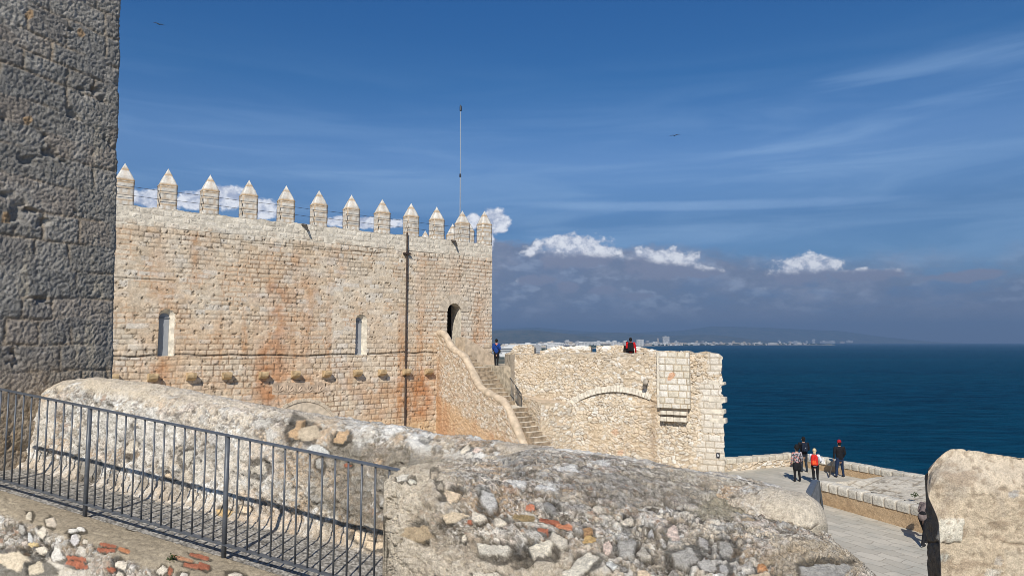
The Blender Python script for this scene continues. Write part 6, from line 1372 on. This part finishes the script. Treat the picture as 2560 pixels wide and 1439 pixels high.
hills('hills', 300, 2250, 19500, [(300, 812), (900, 815), (1240, 822), (1340, 818), (1450, 827), (1560, 832), (1700, 826), (1780, 815), (1900, 818), (1980, 822), (2080, 826), (2160, 838), (2250, 852)], 3, 3500)
hills('hills', 300, 1500, 10500, [(300, 822), (1000, 824), (1180, 826), (1260, 825), (1330, 824), (1400, 832), (1480, 842), (1500, 852)], 5, 2500)
hills('hills', 600, 1900, 13500, [(600, 828), (1300, 836), (1430, 834), (1540, 830), (1650, 838), (1780, 836), (1900, 852)], 9, 2500)
# town
WL = [plain('render_white', (.62, .62, .60), .9, .2, .05, .01), plain('render_cream', (.52, .46, .38), .9, .2, .05, .01), plain('render_grey', (.34, .35, .37), .9, .2, .05, .01)]
DKW = plain('far_window', (.06, .07, .09), .5, .4, .05, .01)
def block_mesh(w, d_, h_, style, wall):
    """far apartment block: body with recessed balcony bands, roof storey and lift house"""
    bm = BM(); nf = max(2, int(h_ / 3.1)); fh = h_ / nf; o = (0, 0); X_ = (1, 0); Y_ = (0, 1)
    bm.box(o, X_, Y_, -3, .6, -w / 2, w / 2, -d_ / 2, d_ / 2, 0)
    for i in range(nf):
        z = i * fh
        bm.box(o, X_, Y_, z + .62, z + fh * .62, -w / 2 + .5, w / 2 - .5, -d_ / 2 + 1.1, d_ / 2 - .5, 1); bm.box(o, X_, Y_, z + fh * .62 + .01, z + fh + .60, -w / 2, w / 2, -d_ / 2, d_ / 2, 0)
    if style == 1:
        n = max(2, int(w / 9))
        for k in range(n + 1): x = -w / 2 + w * k / n; bm.box(o, X_, Y_, .3, h_ + .3, max(x - .9, -w / 2 - .05), min(x + .9, w / 2 + .05), -d_ / 2 - .15, -d_ / 2 + 1.4, 0)
    bm.box(o, X_, Y_, h_ + .62, h_ + 3.0, -w * .18, w * .12, -d_ * .2, d_ * .3, 0)
    if style == 2: bm.box(o, X_, Y_, h_ + .61, h_ + 3.4, w * .2, w * .46, -d_ * .45, d_ * .4, 0)
    bmesh.ops.recalc_face_normals(bm.b, faces=bm.b.faces); me = bpy.data.meshes.new('building'); bm.b.to_mesh(me); bm.b.free(); me.materials.append(wall); me.materials.append(DKW); return me
kinds = []
for wi, (wl, wn) in enumerate(zip(WL, ('white', 'cream', 'grey'))):
    for st_, (w, d_, h_) in enumerate(((26, 14, 12), (44, 14, 19), (20, 13, 26), (60, 16, 15), (14, 12, 8))): kinds.append((block_mesh(w, d_, h_, st_ % 3, wl), wn, st_, w, h_))
kname = ('low', 'mid-rise', 'tall narrow', 'long', 'small')
rng = random.Random(11)
def put_building(px_, Yd, ki, yaw=0, scale=1, label=None, group=True):
    me, wn, st_, w, h_ = kinds[ki]; o = bpy.data.objects.new('apartment_block', me); C.objects.link(o); x, y = far(px_, Yd); o.location = (x, y, GZ + .0); o.rotation_euler = (0, 0, yaw); o.scale = (scale,) * 3
    put(o, label or '%s %s block in the hazy town along the far bay' % (kname[st_], wn), 'apartment block', 'buildings of the town across the bay' if group else None); return o
def shore_min(px_): return np.interp(px_, [1180, 1290, 1440, 1490, 1560, 1640, 1760, 1900, 2030], [1100, 1300, 2850, 3550, 4500, 5700, 6400, 7000, 7600])
n_ = 0
while n_ < 282:
    px_ = rng.triangular(1225, 2050, 1620) if n_ % 3 else rng.uniform(1235, 1560); mn = shore_min(px_); Yd = mn + abs(rng.gauss(0, 1)) * (900 if px_ > 1640 else 1300) + 60
    if px_ < 1500 and rng.random() < .45: Yd = mn + rng.uniform(1200, 5200)
    ki = rng.choice((0, 1, 2, 3, 4, 0, 1, 3, 4)) + 5 * rng.choice((0, 0, 0, 0, 1, 1, 2)); put_building(px_, Yd, ki, rng.uniform(-.5, .5), rng.uniform(.95, 1.5)); n_ += 1
# the ones that stand out
def special(px0, px1, y0, y1, Yd, label, cat, st_=1, wall=None):
    x0 = far(px0, Yd)[0]; x1 = far(px1, Yd)[0]; zt = at(px0, y0, Yd)[2]; zb = GZ
    me = block_mesh(abs(x1 - x0), 18, zt - zb - 3, st_, wall or WL[0]); o = bpy.data.objects.new('apartment_block', me); C.objects.link(o); o.location = ((x0 + x1) / 2, Yd, zb); put(o, label, cat)
special(1655, 1672, 840, 0, 7000, 'tallest white tower block rising over the far town', 'tower block', 0)
special(1590, 1608, 848, 0, 5100, 'bright white seafront block just right of the person in red', 'apartment block', 1)
special(1455, 1540, 853, 0, 4300, 'very long white terraced block behind the bastion parapet', 'apartment block', 1)
special(1370, 1420, 857, 0, 3100, 'white balconied block over the bastion parapet left of the loophole', 'apartment block', 1)
special(1246, 1282, 862, 0, 2300, 'grey balconied block right beside the person in blue', 'apartment block', 1, WL[2])
special(1345, 1366, 862, 0, 2500, 'low pale block seen through the gap in the terrace parapet', 'apartment block', 2, WL[2])
special(1641, 1646, 845, 0, 7200, 'thin pale tower left of the tallest white tower', 'tower block', 2, WL[1])
# distant strip of resort buildings on the second headland
for k in range(12):
    px_ = 1950 + k * 22 + rng.uniform(-8, 8); Yd = np.interp(px_, [1900, 2050, 2180, 2330], [12200, 14900, 17900, 20800]) ; put_building(px_, Yd, rng.choice((1, 2, 3, 6)), 0, rng.uniform(2.0, 3.6), 'pale block on the farthest low headland at the horizon')
# the rest of the town and its trees as one mass each
bm = BM(); rng = random.Random(5)
for k in range(2600):
    px_ = rng.triangular(1215, 2060, 1420); mn = shore_min(px_); Yd = mn + 80 + abs(rng.gauss(0, 1)) * 1700
    if px_ < 1650: Yd = mn + rng.uniform(100, 6200)
    x, y = far(px_, Yd); s_ = rng.uniform(.7, 1.4); w = rng.uniform(7, 16) * s_; h_ = rng.uniform(5, 11) * s_; bm.box((x, y), (1, 0), (0, 1), GZ - 1, GZ + h_, -w / 2, w / 2, -6, 6, rng.choice((0, 0, 1, 1, 2)))
    bm.box((x, y), (1, 0), (0, 1), GZ + h_ + .01, GZ + h_ + 2, -w / 4, w / 4, -3, 3, 0)
o = bm.done('town_houses', WL); put(o, 'carpet of small pale houses filling the far shore', 'houses', kind='stuff')
tm = plain('far_tree_green', (.028, .045, .022), .9, .1, .3, .02); bm = bmesh.new()
for k in range(3200):
    px_ = rng.triangular(1215, 2080, 1400); mn = shore_min(px_); Yd = mn + 60 + (rng.uniform(0, 6500) if px_ < 1700 else abs(rng.gauss(0, 1)) * 1500); x, y = far(px_, Yd); r_ = rng.uniform(5, 12)
    mt_ = Matrix.Translation((x, y, GZ + r_ * .5)) @ Matrix.Diagonal((r_ * rng.uniform(1, 2.4), r_, r_ * rng.uniform(.6, .9), 1)); bmesh.ops.create_icosphere(bm, subdivisions=1, radius=1, matrix=mt_)
me = bpy.data.meshes.new('trees'); bm.to_mesh(me); bm.free(); o = link('trees', me, tm); put(o, 'dark trees scattered between the far houses', 'trees', kind='stuff')
# breakwater tip
bmz = BM(); bmz.box(far(2040, 7480), (1, 0), (0, 1), SEA_Z - 1, SEA_Z + 3.5, -150, 190, -12, 12); bmz.box(far(2070, 7480), (1, 0), (0, 1), SEA_Z + 3.6, SEA_Z + 8, -40, 30, -8, 8); put(bmz.done('breakwater', sand), kind='structure')

# ================================================================ HAZE
hm = bpy.data.materials.new('haze'); hm.use_nodes = True; t = NT(hm.node_tree); t.n.clear(); pv = t.new('ShaderNodeVolumePrincipled'); out = t.new('ShaderNodeOutputMaterial')
pv.inputs['Color'].default_value = (.20, .34, .56, 1); pv.inputs['Density'].default_value = 1.0e-4; pv.inputs['Anisotropy'].default_value = 0.0
t.l.new(pv.outputs[0], out.inputs['Volume'])
bmz = BM(); bmz.prism([(26600 * math.cos(a), 26600 * math.sin(a)) for a in np.linspace(0, 2 * math.pi, 49)[:-1]], SEA_Z - 60, 640); hz_ = bmz.done('haze', hm); put(hz_, kind='stuff'); hz_['label'] = 'pale blue haze over the bay'; hz_['category'] = 'haze'
hm.cycles.homogeneous_volume = True
